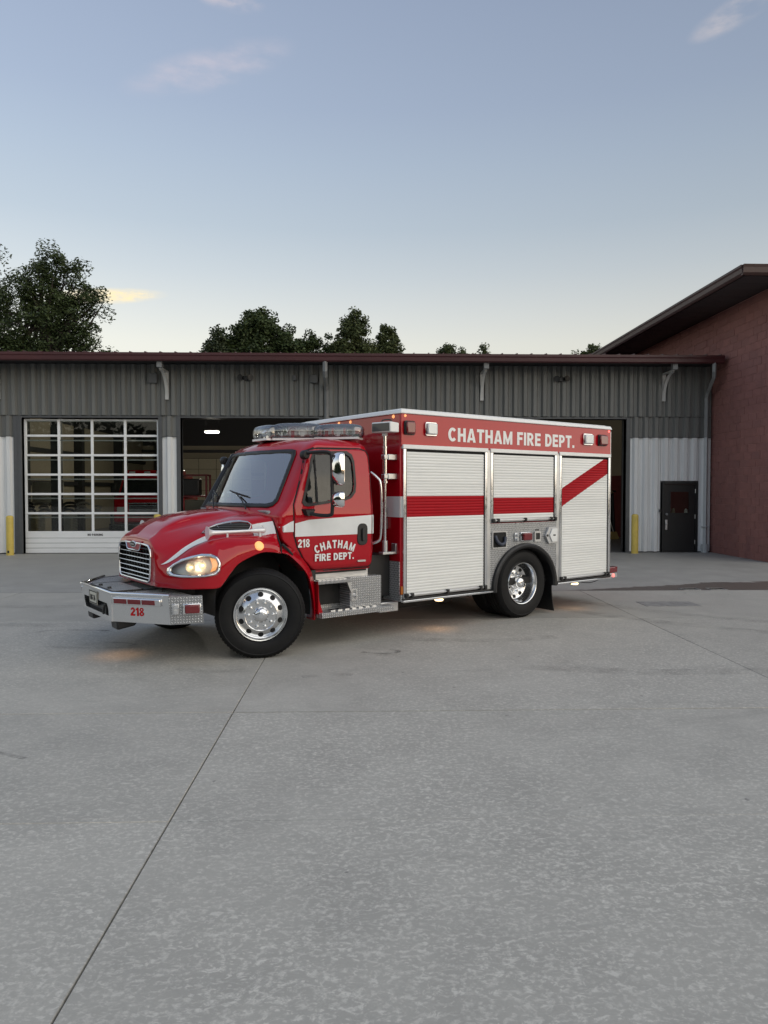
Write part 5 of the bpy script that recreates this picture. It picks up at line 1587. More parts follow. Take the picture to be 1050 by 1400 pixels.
def shutter(u0, u1, z0, z1, stripe, s=1):
    """roll-up shutter: frame, slats (each slat is a real fold), red stripe carried across the slats, latch bar"""
    root = empty('shutter'); root.parent = truck
    v = s * 1.205
    fr = MB()
    fr.box(u0, u0 + .042, s * 1.196, s * 1.232, z0, z1); fr.build('shutter_track', POLISH, root, bevel=0.004)
    MB().box(u1 - .042, u1, s * 1.196, s * 1.232, z0, z1).build('shutter_track', POLISH, root, bevel=0.004)
    tp = MB(); tp.box(u0 - .012, u1 + .012, s * 1.196, s * 1.24, z1, z1 + .052); tp.build('top_rail', WHITE, root, bevel=0.006)
    MB().box(u0 + .042, u1 - .042, s * 1.1962, s * 1.2, z0, z1).build('shutter_back', DARK, root)
    dk = MB(); dk.box(u0 + .042, u0 + .054, s * 1.2, s * 1.226, z0, z1); dk.box(u1 - .054, u1 - .042, s * 1.2, s * 1.226, z0, z1); dk.build('seal', BLACK, root)
    W = MB(); Rr = MB()
    a, b = u0 + .052, u1 - .052
    z = z0 + .05
    prof = [(.0, .008), (.003, .0135), (.010, .0165), (.027, .0165), (.034, .0145), (.0372, .008)]
    def strip(M, ua, ub, zz):
        P0 = [(ua[0], s * (1.2005 + d), zz + h) for h, d in prof]; 
        P0 = [(lerp(ua[0], ua[1], h / PITCH), s * (1.2005 + d), zz + h) for h, d in prof]
        P1 = [(lerp(ub[0], ub[1], h / PITCH), s * (1.2005 + d), zz + h) for h, d in prof]
        n = len(prof)
        M.add(P0 + P1, [(i, i + 1, n + i + 1, n + i) for i in range(n - 1)])
    while z + PITCH <= z1 - .004:
        zm0, zm1 = z, z + PITCH
        if stripe[0] == 'h':
            M = Rr if stripe[1] - .001 <= (zm0 + zm1) / 2 <= stripe[2] else W
            strip(M, (a, a), (b, b), z)
        else:
            # diagonal band: lower edge zl(u), upper edge zu(u) -> limits in u at each height
            (ua_, za), (ub_, zb), hh = stripe[1:]
            f = lambda zz, off: ua_ + (zz - off - za) / (zb - za) * (ub_ - ua_)
            cl = lambda x: min(max(x, a), b)
            # going towards the rear (falling u) the band rises
            e0 = (cl(f(zm0, 0)), cl(f(zm1, 0))); e1 = (cl(f(zm0, hh)), cl(f(zm1, hh)))
            lo = (min(e0[0], e1[0]), min(e0[1], e1[1])); hi = (max(e0[0], e1[0]), max(e0[1], e1[1]))
            if lo[0] > a or lo[1] > a: strip(W, (a, a), lo, z)
            if hi[0] > lo[0] or hi[1] > lo[1]: strip(Rr, lo, hi, z)
            if hi[0] < b or hi[1] < b: strip(W, hi, (b, b), z)
        z += PITCH
    so = W.build('slats', SHUT, root, smooth=35); so['kind'] = 'stuff'
    ro = Rr.build('stripe_slats', REDSTRIPE, root, smooth=35); ro['kind'] = 'stuff'
    bt = MB(); bt.box(a, b, s * 1.2005, s * 1.228, z0 + .012, z0 + .052); bt.box(a + .02, b - .02, s * 1.225, s * 1.25, z0 + .026, z0 + .044); bar = bt.build('latch_bar', ALU, root, bevel=0.005)
    for uu in (u0 + .04, u0 + .13, (u0 + u1) / 2, u1 - .13, u1 - .04) if u1 - u0 > 1.3 else (u0 + .04, u0 + .12, u1 - .12, u1 - .04):
        lt = MB(); lt.box(uu - .022, uu + .022, s * 1.226, s * 1.262, z0 + .004, z0 + .062); lt.build('latch', BLACK, bar, bevel=0.008)
    return root


for s in (1, -1):
    shutter(.775, 2.235, .475, 2.345, ('h', 1.485, 1.740), s)
    shutter(-.665, .705, 1.375, 2.345, ('h', 1.485, 1.740), s)
    shutter(-1.955, -.735, .475, 2.345, ('d', (-.72, 1.55), (-1.90, 2.085), .27), s)
    for u in (.740, -.70):
        MB().box(u - .033, u + .033, s * 1.1965, s * 1.224, .46 if True else 0, 2.372).build('shutter_post', ALU, truck, bevel=0.003)
    # tread plate side panel above the rear wheel, with the arch cut out
    tp = MB()
    N = 28
    arc = [(0.0 + .615 * math.cos(a), .47 + .555 * math.sin(a)) for a in [PI * k / N for k in range(N + 1)]]
    top_ = [(lerp(.708, -.668, k / N), 1.368) for k in range(N + 1)]
    V = [(p[0], s * 1.214, p[1]) for p in arc] + [(p[0], s * 1.214, p[1]) for p in top_]
    Fp = [(i, i + 1, N + 2 + i, N + 1 + i) for i in range(N)]
    V += [(.708, s * 1.214, .47), (-.668, s * 1.214, .47)]
    Fp += [(0, N + 1, 2 * N + 2), (N, 2 * N + 3, 2 * N + 1)]
    tp.add(V, Fp); tp.build('tread_panel', TREAD_XZ, truck, solid=0.012, offset=0)
    # black fender ring
    fr = MB(); V = []
    M_ = 30
    for k in range(M_ + 1):
        a = PI * (-0.02 + 1.04 * k / M_); c, sn = math.cos(a), math.sin(a)
        for r, off in ((.60, -.30), (.60, .03), (.625, .058), (.655, .062), (.682, .045), (.69, .003)):
            V.append((.005 + r * c * .98, s * (1.21 + off), .455 + r * sn * .90))
    fr.add(V, [(i * 6 + j, (i + 1) * 6 + j, (i + 1) * 6 + j + 1, i * 6 + j + 1) for i in range(M_) for j in range(5)])
    fr.build('rear_fender', BLACK, truck, smooth=40)
    iw = MB(); iw.add([(.005 + .60 * math.cos(PI * k / 20), s * y, .455 + .54 * math.sin(PI * k / 20)) for y in (.91, .5) for k in range(21)], [(k, k + 1, 22 + k, 21 + k) for k in range(20)])
    iw.build('wheel_box', UNDER, truck)
    mf = MB(); mf.add([(lerp(-.60, -.66, t) + .02 * math.sin(t * 3), s * y, lerp(.50, .035, t)) for y in (1.20, .62) for t in [k / 6 for k in range(7)]], [(k, k + 1, 8 + k, 7 + k) for k in range(6)])
    mf.build('mud_flap', BLACK, truck, solid=.012)
    # rub rails
    for (a, b) in ((2.25, .66), (-.69, -2.0)):
        rr = MB(); rr.box(b, a, s * 1.197, s * 1.225, .452, .474); rr.build('sill', BLACKM, truck)
        r2 = MB(); r2.box(b, a, s * 1.197, s * 1.252, .422, .450); r2.build('rub_rail', CHROME, truck, bevel=0.006)
    # warning and scene lights in the header
    for (u0, u1, mt, nm) in ((2.055, 2.225, REDLENS, 'red_warning_light'), (1.69, 1.885, CLEARLENS, 'white_scene_light'), (-1.50, -1.275, CLEARLENS, 'white_scene_light'), (-1.86, -1.645, REDLENS, 'red_warning_light')):
        q = MB(); q.prism(rrect(u0, u1, 2.52, 2.695, .025), 'y', s * 1.2155, s * 1.242); L = q.build(nm, BLACKM if mt is REDLENS else CHROME, truck, bevel=.005)
        q = MB(); q.prism(rrect(u0 + .014, u1 - .014, 2.534, 2.681, .022), 'y', s * 1.241, s * 1.275); q.build('lens', mt, L, bevel=.02, segs=3)
        for (a, b) in ((u0 + .014, 2.534), (u1 - .014, 2.534), (u0 + .014, 2.681), (u1 - .014, 2.681)): pass
    MB().lathe([(0, .014), (.014, .010), (.018, 0)], 10, 'y', (2.20, s * 1.2155, 2.755)).build('marker_lamp', AMBERON, truck, smooth=50)
    MB().lathe([(0, .014), (.014, .010), (.018, 0)], 10, 'y', (-1.93, s * 1.2155, 2.755)).build('red_marker_lamp', REDON, truck, smooth=50)
    ab = MB(); ab.box(2.238, 2.262, s * 1.198, s * 1.222, .525, .625); ab.build('amber_reflector', mat('amber_reflector', (.55, .16, .02), .3), truck, bevel=.004)
    for u, w_ in ((1.56, .398), (-1.22, .398)):
        gl = MB(); gl.lathe([(.0, -.022), (.05, -.018), (.062, .0), (.05, .01), (0, .012)], 16, 'z', (u, s * 1.13, w_ - .005)); gl.build('ground_lamp', WARMON, truck, smooth=50)
# wires under the tail
MB().tube(catmull([(-1.0, 1.15, .43), (-1.10, 1.15, .40), (-1.18, 1.15, .425), (-1.35, 1.15, .40), (-1.6, 1.15, .38), (-1.85, 1.15, .42)], 5), .006, 5).build('lamp_cable', BLACK, truck)
# header lettering
WORDS = 'CHATHAM FIRE DEPT.'
tot = sum(GLYPH[c][0] for c in WORDS) + .12 * (len(WORDS) - 1); kx = 2.56 / tot; xx = 0.0
for c in WORDS:
    if c != ' ':
        me, wd = text_mesh(c, .182, WHITE, 0, GLYPH[c][0] * kx)
        o = place('header_letter', me, body); o.location = (1.482 - xx * kx, 1.2165, 2.466); o.rotation_euler = (0, 0, PI)
    xx += GLYPH[c][0] + .12
# driver-side panel fittings above the rear wheel
pn = 1.2205
q = MB(); q.ring(rrect(.385, .675, 1.02, 1.262, .02), rrect(.402, .658, 1.037, 1.245, .015), 'y', pn, pn + .012); rec = q.build('filler_recess', ALU, truck)
MB().box(.40, .66, pn + .0005, pn + .002, 1.035, 1.247).build('recess_back', DARK, rec)
MB().tube(catmull([(.62, pn + .015, 1.20), (.60, pn + .03, 1.13), (.53, pn + .035, 1.08), (.45, pn + .03, 1.10), (.43, pn + .02, 1.18)], 5), .022, 8).build('hose_end', mat('blue_grey_hose', (.05, .06, .09), .5), rec, smooth=50)
q = MB(); q.box(.155, .235, pn, pn + .02, 1.105, 1.228); sk = q.build('air_socket', ALU, truck, bevel=.006)
for zz in (1.135, 1.195): MB().cyl((.195, pn + .02, zz), (.195, pn + .045, zz), .024, 12).build('socket_cap', POLISH, sk, smooth=40)
q = MB(); q.prism(rrect(-.105, .115, 1.10, 1.235, .02), 'y', pn, pn + .025); wl_ = q.build('side_warning_light', CHROME, truck, bevel=.008)
q = MB(); q.prism(rrect(-.092, .088, 1.113, 1.222, .018), 'y', pn + .022, pn + .06); q.build('red_lens', REDLENS, wl_, bevel=.015, segs=3)
q = MB(); q.ring(rrect(-.315, -.18, 1.085, 1.235, .012), rrect(-.292, -.203, 1.115, 1.21, .008), 'y', pn, pn + .02); ou = q.build('power_socket', ALU, truck)
MB().box(-.293, -.202, pn + .001, pn + .012, 1.114, 1.211).build('socket_face', BLACK, ou)
MB().box(-.285, -.21, pn + .001, pn + .004, 1.245, 1.262).build('socket_tag', BLACKM, ou)
hexp = [(-.40, 1.165), (-.475, 1.045), (-.655, 1.045), (-.655, 1.29), (-.475, 1.29)]
q = MB(); q.prism(hexp, 'y', pn, pn + .035); hx = q.build('hexagonal_cover', mat('satin_aluminium', (.55, .56, .57), .45, metal=.6), truck, bevel=.004)
q = MB(); q.prism([(-.475, 1.167), (-.53, 1.07), (-.645, 1.07), (-.645, 1.265), (-.53, 1.265)], 'y', pn + .034, pn + .05); q.build('cover_plate', WHITE, hx, bevel=.004)
MB().box(-.60, -.55, pn + .05, pn + .052, 1.158, 1.178).build('cover_tag', BLACKM, hx)
MB().cyl((-.435, pn + .034, 1.167), (-.435, pn + .045, 1.167), .016, 12).build('cover_latch', BLACK, hx)
# front wall of the body: tread kick plate, white stripe, boxes
for s in (1, -1):
    q = MB(); q.box(BF + .001, BF + .012, s * .80, s * 1.19, .437, .935); q.build('front_tread_plate', TREAD_YZ, truck)
    q = MB(); q.box(2.238, BF + .008, s * 1.197, s * 1.214, .437, .52); q.build('corner_plate', TREAD_XZ, truck)
    q = MB(); q.prism([(s * .80, 1.49), (s * 1.193, 1.49), (s * 1.193, 1.75), (s * .90, 1.75), (s * .84, 1.66)], 'x', BF + .0008, BF + .004); q.build('front_stripe', STRIPE, truck)
    q = MB(); q.box(2.17, BF - .003, s * 1.1955, s * 1.1985, 1.49, 1.75); q.build('corner_stripe', STRIPE, truck)
    q = MB(); q.box(2.20, 2.50, s * .72, s * 1.08, .30, .425); jk = q.build('under_step', ALU, truck, bevel=.008)
    for k in range(3): MB().box(2.501, 2.506, s * (.78 + k * .09), s * (.84 + k * .09), .325, .40).build('step_slot', DARK, jk)
q = MB(); q.box(BF + .012, BF + .06, .83, .98, .66, .92); cb = q.build('switch_box', ALU, truck, bevel=.006)
MB().box(BF + .06, BF + .064, .86, .95, .69, .73).build('switch_slot', DARK, cb)
MB().box(BF + .06, BF + .068, .875, .93, .78, .86).build('switch_cover', POLISH, cb, bevel=.004)
q = MB(); q.box(BF + .004, BF + .05, .845, .935, 1.52, 1.60); q.build('junction_box', BLACK, truck, bevel=.004)
q = MB(); q.box(BF + .004, BF + .045, .85, .95, 1.34, 1.48); q.build('pole_catch', ALU, truck, bevel=.004)
# marker lamps along the front top edge
for y in (1.06, -.17 + .28, -.17, -1.06):
    q = MB(); q.lathe([(0, .016), (.018, .012), (.024, 0)], 10, 'x', (BF, y, 2.752)); q.build('marker_lamp', AMBERON, truck, smooth=50)
# telescopic floodlight
py, pu = 1.09, 2.42
q = MB(); q.cyl((pu, py, 1.10), (pu, py, 1.95), .019, 12); q.cyl((pu, py, 1.93), (pu, py, 2.36), .027, 12); q.cyl((pu, py, 1.915), (pu, py, 1.94), .040, 12)
q.cyl((pu, py, 2.34), (pu, py, 2.53), .021, 12); q.cyl((pu, py, 2.35), (pu, py, 2.37), .032, 12)
pole = q.build('floodlight_pole', POLISH, truck, smooth=40)
for z in (2.24, 2.00):
    q = MB(); q.box(BF, pu - .02, py - .045, py + .045, z - .035, z + .035); q.box(pu - .045, pu + .035, py - .035, py + .035, z - .028, z + .028); q.build('pole_bracket', ALU, truck, bevel=.006)
q = MB(); q.box(BF, pu + .06, py - .05, py + .04, 1.03, 1.06); q.box(BF, BF + .02, py - .05, py + .04, 1.03, 1.16); q.cyl((pu, py, 1.06), (pu, py, 1.20), .035, 12); q.build('pole_foot', ALU, truck, bevel=.004)
fl = empty('floodlight', (pu, py, 2.60), math.radians(14)); fl.parent = truck
q = MB(); q.hexa([(-.07, -.17, -.06), (.08, -.15, -.06), (.08, .15, -.06), (-.07, .17, -.06), (-.07, -.17, .06), (.08, -.15, .07), (.08, .15, .07), (-.07, .17, .06)]); q.build('housing', WHITE, fl, bevel=.012)
MB().box(.081, .09, -.135, .135, -.045, .052).build('glass', mat('lamp_front', (.06, .06, .058), .3, coat=.3), fl, bevel=.004)
MB().tube(catmull([(-.03, -.08, .06), (-.03, -.06, .10), (-.03, .06, .10), (-.03, .08, .06)], 4), .009, 6).build('carry_handle', BLACK, fl)
q = MB(); q.box(-.02, .02, -.03, .03, -.10, -.055); q.build('yoke', ALU, fl)
# steps below the cab door
for s in (1, -1):
    q = MB(); q.box(2.60, 3.44, s * .96, s * .985, .72, .885); q.build('kick_plate', ALU, truck)
    q = MB(); q.box(2.98, 3.46, s * .90, s * 1.175, .735, .772); us_ = q.build('upper_step', TREAD_XY, truck, bevel=.006)
    q = MB(); q.box(2.40, 3.45, s * .87, s * 1.25, .352, .412); ls_ = q.build('lower_step', TREAD_XY, truck, bevel=.006)
    q = MB(); q.box(2.405, 3.445, s * 1.2505, s * 1.253, .356, .408); q.build('step_face', TREAD_XZ, ls_)
    q = MB(); q.box(2.50, 3.44, s * .86, s * .88, .412, .735); q.build('step_riser', TREAD_XZ, truck)
    q = MB(); q.box(2.50, 2.97, s * .89, s * 1.12, .4125, .78); q.build('step_box', TREAD_XZ, truck, bevel=.006)
    q = MB(); q.prism([(3.03, .735), (2.97, .735), (2.97, .60)], 'y', s * 1.125, s * 1.15); q.build('step_gusset', ALU, truck)
    for k in range(7):
        MB().box(3.03 + k * .058, 3.07 + k * .058, s * 1.06, s * 1.13, .772, .784).build('grip_tooth', POLISH, us_)
        MB().box(2.62 + k * .10, 2.68 + k * .10, s * 1.09, s * 1.18, .412, .424).build('grip_tooth', POLISH, ls_)
    q = MB(); q.prism([(3.46, .772), (3.46, .40), (3.40, .352), (3.38, .352), (3.45, .56)], 'y', s * 1.0, s * 1.19); q.build('step_bracket', REDSTRIPE, truck)
    q = MB(); q.ring(rrect(2.87, 2.955, .50, .64, .008), rrect(2.885, 2.94, .515, .625, .006), 'y', s * 1.12, s * 1.128); lt = q.build('step_latch', ALU, truck)
    MB().box(2.887, 2.938, s * 1.121, s * 1.131, .55, .585).build('latch_tongue', POLISH, lt, bevel=.004)
    q = MB(); q.box(2.28, 2.60, s * .30, s * 1.0, .50, 1.02); q.build('cab_gap_cover', BLACK, truck)
    MB().box(3.44, 3.50, s * .98, s * 1.10, .78, .90).build('cab_mount', BLACK, truck)
# tail: bumper step and lamps
q = MB(); q.box(-2.20, -1.99, -1.18, 1.18, .43, .47); q.box(-2.02, -1.99, -1.15, 1.15, .47, .62); q.build('tail_step', TREAD_XY, truck)
for s in (1, -1):
    q = MB(); q.box(-2.20, -1.99, s * 1.12, s * 1.215, .505, .60); tl = q.build('tail_lamp', REDLENS, truck, bevel=.015)
    q = MB(); q.box(-2.19, -2.0, s * 1.13, s * 1.21, .425, .50); q.build('tail_bracket', ALU, truck, bevel=.006)
    MB().lathe([(0, .016), (.022, .012), (.03, 0)], 14, 'y', (-2.09, s * 1.211, .462)).build('tail_marker', REDON, truck, smooth=50)
    MB().box(-2.0, -1.986, s * 1.14, s * 1.21, .48, 2.76).build('rear_corner_trim', ALU, truck, bevel=.004)

# ---- light bar on the cab roof: pods in a V, apex forward
lbar = empty('light_bar', (0, 0, 0)); lbar.parent = truck


LRED = mat('red_filter', (.42, .10, .11), .2, coat=.6)
LWH = mat('pale_reflector', (.85, .83, .78), .25)


def pod(c, yaw, L, W, H, lamps, tilt=0.0):
    def shell(a, t):
        ph = (t - .5) * PI; th = a * 2 * PI; ex = .55; e2 = .45
        sg = lambda x, e: math.copysign(abs(x) ** e, x)
        x = L / 2 * sg(math.sin(ph), .62)
        r = abs(math.cos(ph)) ** .5
        y = W / 2 * sg(math.cos(th), .7) * r; z = H / 2 * sg(math.sin(th), .7) * r
        return (x, y, z)
    q = MB(); q.grid(shell, 28, 16)
    o = q.build('dome', DOME, lbar, smooth=60)
    o.matrix_local = Matrix.Translation(c) @ Matrix.Rotation(yaw, 4, 'Z')
    bs = MB(); bs.box(-L / 2 + .04, L / 2 - .04, -W / 2 + .02, W / 2 - .02, -H / 2 + .004, -H / 2 + .03); bs.build('pod_base', WHITE, o)
    for k, mt in enumerate(lamps):
        x = lerp(-L / 2 + .09, L / 2 - .09, (k + .5) / len(lamps))
        rf = MB(); rf.lathe([(0.0, -.05), (.02, -.045), (.045, -.02), (.055, .03)], 14, 'y', (x, 0, 0)); rf.box(x - .02, x + .02, -.02, .02, -H / 2 + .02, .02)
        rf.build('reflector', mt, o, smooth=40)
        MB().box(x - .06, x + .06, -.004, .004, -H / 2 + .03, H / 2 - .035).build('reflector_plate', LWH if k % 2 == 0 else mt, o)
    MB().box(-L / 2 + .05, L / 2 - .05, -.012, .012, -H / 2 + .03, -H / 2 + .075).build('pod_divider', CHROME, o)


for s in (1, -1):
    pod(Vector((3.20, s * .30, 2.560)), s * math.radians(-38), .68, .30, .225, [CHROME, LWH, LRED, CHROME])
    pod(Vector((2.85, s * .70, 2.552)), s * math.radians(-50), .64, .29, .20, [CHROME, LWH, LRED])
pod(Vector((3.46, 0.0, 2.550)), PI / 2, .46, .29, .205, [CHROME, LWH])
q = MB(); q.tube([(2.72, -.86, 2.478), (3.05, -.48, 2.478), (3.40, -.06, 2.47), (3.40, .06, 2.47), (3.05, .48, 2.478), (2.72, .86, 2.478)], .028, 8); q.build('bar_rail', BLACKM, lbar)
for (u, y) in ((2.95, .58), (2.95, -.58), (3.3, .2), (3.3, -.2)): MB().box(u - .03, u + .03, y - .03, y + .03, 2.42, 2.47).build('bar_foot', BLACK, lbar)

# lit lamps of the truck that throw light on the ground
def lamp(name, loc, e, col, blend=.9, size=1.8, rot=(0, 0, 0), r=.04):
    d = bpy.data.lights.new(name, 'SPOT'); d.energy = e; d.color = col; d.spot_size = size; d.spot_blend = blend; d.shadow_soft_size = r
    o = bpy.data.objects.new(name, d); COL.objects.link(o); o.parent = truck; o.location = loc; o.rotation_euler = rot
    return o


lamp('ground_lamp_glow', (1.56, 1.13, .365), 1.6, (1, .50, .2))
lamp('ground_lamp_glow', (-1.22, 1.13, .365), 1.2, (1, .50, .2))
gl = MB(); gl.lathe([(.0, -.022), (.05, -.018), (.062, .0), (.05, .01), (0, .012)], 16, 'z', (5.40, .15, .44)); gl.build('ground_lamp', WARMON, truck, smooth=50)
lamp('ground_lamp_glow', (5.42, .15, .40), 1.6, (1, .50, .2))
for s in (1, -1):
    d = bpy.data.lights.new('headlight_glow', 'POINT'); d.energy = 0.60; d.color = (1, .78, .50); d.shadow_soft_size = .02
    o = bpy.data.objects.new('headlight_glow', d); COL.objects.link(o); o.parent = truck; o.location = fender_pt(4.88, 1.03, s, -0.018)

# ================================================================== TREES behind the station
def leaf_mat(name, c0, c1):
    m = bpy.data.materials.new(name); m.use_nodes = True
    t = NT(m.node_tree); b = m.node_tree.nodes['Principled BSDF']
    geo = t.n('ShaderNodeNewGeometry')
    n1 = t.noise(geo.outputs['Position'], 0.55, 3, 0.5)
    rp = t.math('ADD', t.math('MULTIPLY', n1, 0.6), t.math('MULTIPLY', geo.outputs['Random Per Island'], 0.4))
    t.l(t.ramp(rp, [(0.28, c0), (0.72, c1)]), b.inputs['Base Color'])
    b.inputs['Roughness'].default_value = 0.55
    b.inputs['Specular IOR Level'].default_value = 0.25
    try: b.inputs['Transmission Weight'].default_value = 0.0
    except Exception: pass
    return m


LEAF_A = leaf_mat('leaf_dark', (0.026, 0.042, 0.018), (0.075, 0.105, 0.038))
LEAF_B = leaf_mat('leaf_mid', (0.04, 0.056, 0.024), (0.12, 0.145, 0.06))
LEAF_C = leaf_mat('leaf_far', (0.03, 0.042, 0.022), (0.075, 0.095, 0.045))
BARK = mat('bark', (0.05, 0.042, 0.035), 0.9, var=0.3, vscale=5, bump=0.6, bscale=14)


def tree(name, label, x, y, lobes, nclump, leaves, lsize, clump_r, lm, seed, trunk_r=.3, trunk_top=None, aspect=.45, group='trees behind the station', droop=0.0):
    """lobes: (cx, cz, rx, rz) ellipsoids relative to x; y depth radius = rx*.8"""
    r = random.Random(seed)
    root = empty(name, (x, y, 0)); tag(root, label, 'tree', group)
    # limbs
    tk = MB()
    zt = trunk_top or max(l[1] for l in lobes)
    base = Vector((0, 0, -.2)); top = Vector((r.uniform(-.3, .3), 0, zt))
    pts = [base.lerp(top, k / 6) + Vector((r.uniform(-.12, .12), r.uniform(-.12, .12), 0)) for k in range(7)]
    tk.tube(pts, [lerp(trunk_r, trunk_r * .25, k / 6) for k in range(7)], 8)
    clumps = []
    tot = sum(l[2] * l[3] for l in lobes)
    for (cx, cz, rx, rz) in lobes:
        n = max(3, int(nclump * rx * rz / tot))
        for k in range(n):
            while True:
                d = Vector((r.uniform(-1, 1), r.uniform(-1, 1), r.uniform(-1, 1)))
                if d.length < 1: break
            d = d * (0.35 + 0.65 * d.length ** .3) if d.length > .01 else d
            d = d.normalized() * (r.random() ** .45) if d.length > 0.01 else d
            clumps.append(Vector((cx + d.x * rx, d.y * rx * .8, cz + d.z * rz)))
        c = Vector((cx, 0, cz))
        for k in range(5):
            st = pts[r.randint(2, 5)]
            e = c + Vector((r.uniform(-.7, .7) * rx, r.uniform(-.5, .5) * rx, r.uniform(-.5, .7) * rz))
            md = st.lerp(e, .5) + Vector((0, 0, .15 * rz))
            tk.tube(catmull([tuple(st), tuple(md), tuple(e)], 3), [trunk_r * f for f in (.34, .28, .22, .17, .12, .09, .05)], 5)
    for c in clumps[::3]:
        s = min(pts, key=lambda p: (p - c).length); s = s.lerp(c, .55)
        tk.tube([s, c], [trunk_r * .07, trunk_r * .03], 4)
    tk.build('trunk', BARK, root, smooth=60)
    V = []; Fl = []
    per = max(4, leaves // len(clumps))
    for c in clumps:
        cr = clump_r * r.uniform(.55, 1.25)
        for k in range(per):
            d = Vector((r.gauss(0, 1), r.gauss(0, 1), r.gauss(0, .75)))
            if d.length > 1.7: d = d * (1.7 / d.length)
            p = c + d * cr * .52
            if droop: p.z -= droop * d.length * cr * .2
            ax = Vector((r.uniform(-1, 1), r.uniform(-1, 1), r.uniform(-.7, .5))).normalized()
            sd = ax.cross(Vector((r.uniform(-1, 1), r.uniform(-1, 1), r.uniform(-1, 1)))).normalized()
            L = lsize * r.uniform(.6, 1.3); Wd = L * aspect
            o = len(V)
            V += [p - ax * L * .5, p + sd * Wd * .5, p + ax * L * .5, p - sd * Wd * .5]
            Fl.append((o, o + 1, o + 2, o + 3))
    me = bpy.data.meshes.new('crown'); me.from_pydata([tuple(v) for v in V], [], Fl); me.materials.append(lm); me.update()
    place('crown', me, root)
    return root


tree('walnut_tree', 'tall dark leafy tree rising behind the roof at the left edge', -15.2, 36.0,
     [(.2, 9.6, 1.7, 2.2), (.1, 12.2, 1.2, 1.6), (1.9, 9.0, 1.0, 1.0), (2.3, 10.8, .75, .9), (-.6, 7.6, 1.9, 1.5), (2.7, 7.4, .8, .8), (-1.6, 9.2, 1.1, 1.6), (1.0, 7.2, 1.3, 1.0), (1.5, 12.0, .6, .8), (3.1, 8.3, .5, .45), (.2, 6.6, 2.6, 1.2), (-2.2, 7.5, 1.4, 1.6), (-.9, 11.0, 1.2, 1.2), (1.0, 10.4, 1.2, 1.0)],
     460, 56000, .16, .50, LEAF_A, 3, .34, 12.0, .40, droop=.5)
tree('walnut_tree', 'dark tree half cut off by the left edge, its top beside the taller crown', -18.6, 37.0,
     [(.6, 11.6, 1.1, 1.9), (.2, 9.0, 1.6, 1.8), (1.2, 8.6, 1.0, 1.2)], 90, 9000, .17, .5, LEAF_A, 12, .30, 11.0, .40)
tree('maple_tree', 'broad rounded dark tree crown behind the roof left of centre', -8.6, 60.0,
     [(0, 13.4, 2.5, 2.3), (-.2, 15.0, 1.7, 1.3), (2.1, 13.0, 1.9, 2.0), (-2.2, 12.9, 1.6, 1.9), (3.4, 12.4, 1.0, 1.4)], 270, 26000, .26, .62, LEAF_A, 21, .35, 13.5, .6)
tree('young_tree', 'light feathery tree at the left end of the centre clump', -11.7, 58.0, [(0, 12.4, 1.1, 1.4), (.5, 13.5, .5, .9), (-.8, 11.9, .6, .8)], 50, 3600, .24, .5, LEAF_C, 23, .16, 12.6, .5)
tree('cedar_tree', 'small pointed dark tree between the round crown and the tall pale tree', -3.9, 60.0, [(0, 12.4, 1.2, 1.9), (.1, 14.0, .5, 1.0), (1.3, 12.7, 1.0, 1.5), (-1.0, 12.4, 1.0, 1.5), (2.1, 12.3, .8, 1.3), (-1.8, 12.2, .9, 1.3)], 140, 14000, .22, .45, LEAF_A, 29, .2, 12.5, .5)
tree('ash_tree', 'tallest airy tree of the centre clump, left of its twin', -.5, 59.0, [(-.2, 13.3, 1.5, 1.8), (-.2, 14.9, .95, 1.2), (-1.0, 12.2, 1.2, 1.6), (.75, 12.5, .8, 1.4)], 150, 15000, .24, .5, LEAF_B, 31, .24, 14.5, .5)
tree('ash_tree', 'airy tree at the right end of the centre clump', 2.0, 59.5, [(0, 13.0, 1.0, 1.6), (.0, 14.1, .7, .9), (.4, 12.2, .9, 1.3), (-.6, 12.6, .7, 1.2)], 95, 10000, .24, .48, LEAF_B, 37, .2, 13.5, .5)
for k, (x, h, lb, sd) in enumerate(((6.8, 13.6, 'leftmost of the small sprigs showing over the roof right of centre', 41), (7.9, 13.3, 'second small sprig showing over the roof right of centre', 43), (9.6, 13.3, 'rightmost small sprig in the group right of centre', 47))):
    tree('sapling', lb, x, 60.0, [(0, h - 1.2, .75, 1.1), (.1, h - .5, .45, .8), (-.3, h - .9, .4, .7)], 34, 2200, .22, .42, LEAF_B, sd, .12, h - .3, .5, 'small treetops over the roof')
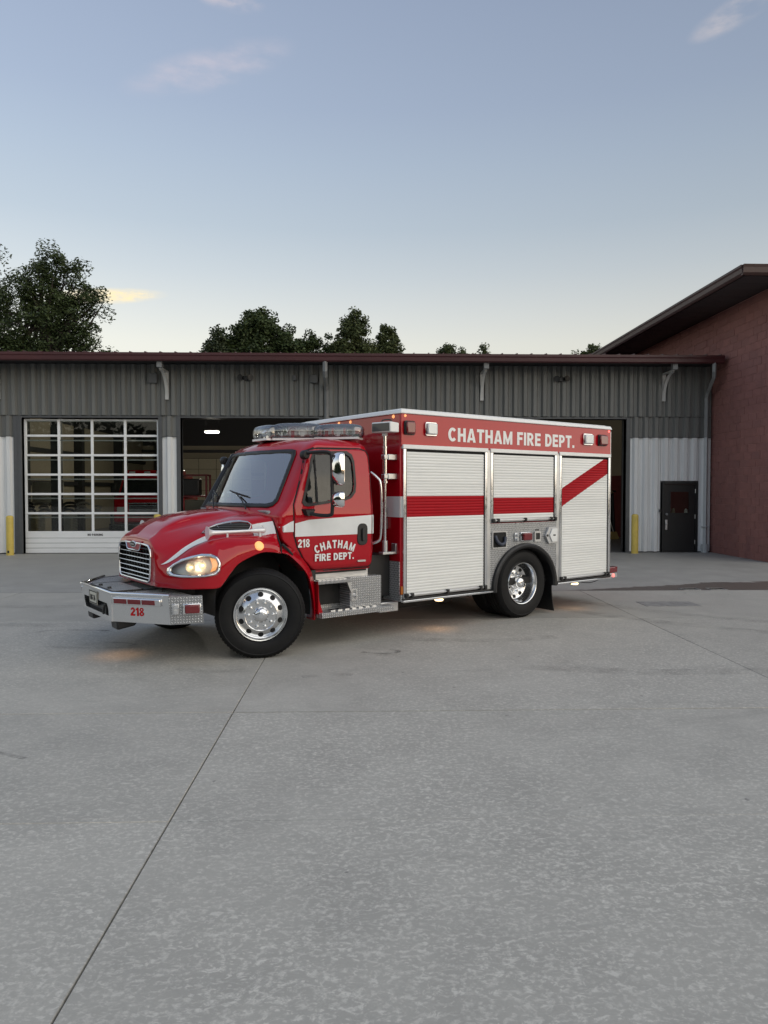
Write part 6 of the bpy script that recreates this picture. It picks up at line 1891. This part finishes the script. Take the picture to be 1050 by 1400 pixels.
tree('sapling', 'tiny treetop peeking up beside the block building eave', 18.5, 60.0, [(0, 12.6, .7, .8), (.3, 13.3, .5, .55), (-1.0, 12.7, .35, .35)], 30, 1800, .22, .4, LEAF_B, 53, .12, 13.3, .5, 'small treetops over the roof')

# the wood that closes the lot behind the camera, low towards the right
rb_ = random.Random(77); V = []; Fl = []
for k in range(36000):
    az = rb_.uniform(58, 312); a = math.radians(az); R = 62 + rb_.uniform(-7, 7)
    tall = 1 / (1 + math.exp(-(az - 138) / 7.0)) * 1 / (1 + math.exp((az - 262) / 8.0))
    bump_ = .5 + .22 * math.sin(a * 17) + .18 * math.sin(a * 31 + 1) + .12 * math.sin(a * 67)
    hmax = lerp(2.6, 11.5, tall) * (.72 + .4 * bump_)
    z = hmax * rb_.random() ** .8
    p = Vector((R * math.sin(a), R * math.cos(a), z))
    ax = Vector((rb_.uniform(-1, 1), rb_.uniform(-1, 1), rb_.uniform(-1, 1))).normalized(); sd_ = ax.cross(Vector((rb_.uniform(-1, 1), rb_.uniform(-1, 1), rb_.uniform(-1, 1)))).normalized()
    L = rb_.uniform(.5, 1.1) * (1 if tall > .3 else .7); o = len(V)
    V += [tuple(p - ax * L * .5), tuple(p + sd_ * L * .38), tuple(p + ax * L * .5), tuple(p - sd_ * L * .38)]; Fl.append((o, o + 1, o + 2, o + 3))
n0 = len(V)
for k in range(255):   # solid backing sheet added to block bright gaps between the leaves
    az = 58 + k; a = math.radians(az)
    tall = 1 / (1 + math.exp(-(az - 138) / 7.0)) * 1 / (1 + math.exp((az - 262) / 8.0))
    hh = lerp(2.2, 9.5, tall) * (.72 + .4 * (.5 + .22 * math.sin(a * 17) + .18 * math.sin(a * 31 + 1) + .12 * math.sin(a * 67)))
    V += [(68 * math.sin(a), 68 * math.cos(a), 0), (66 * math.sin(a), 66 * math.cos(a), hh)]
    if k: Fl.append((n0 + 2 * k - 2, n0 + 2 * k, n0 + 2 * k + 1, n0 + 2 * k - 1))
me = bpy.data.meshes.new('wood'); me.from_pydata(V, [], Fl); me.materials.append(LEAF_A); me.update()
tag(place('wood', me), 'dark wood that closes the lot behind the camera', 'trees', kind='stuff')
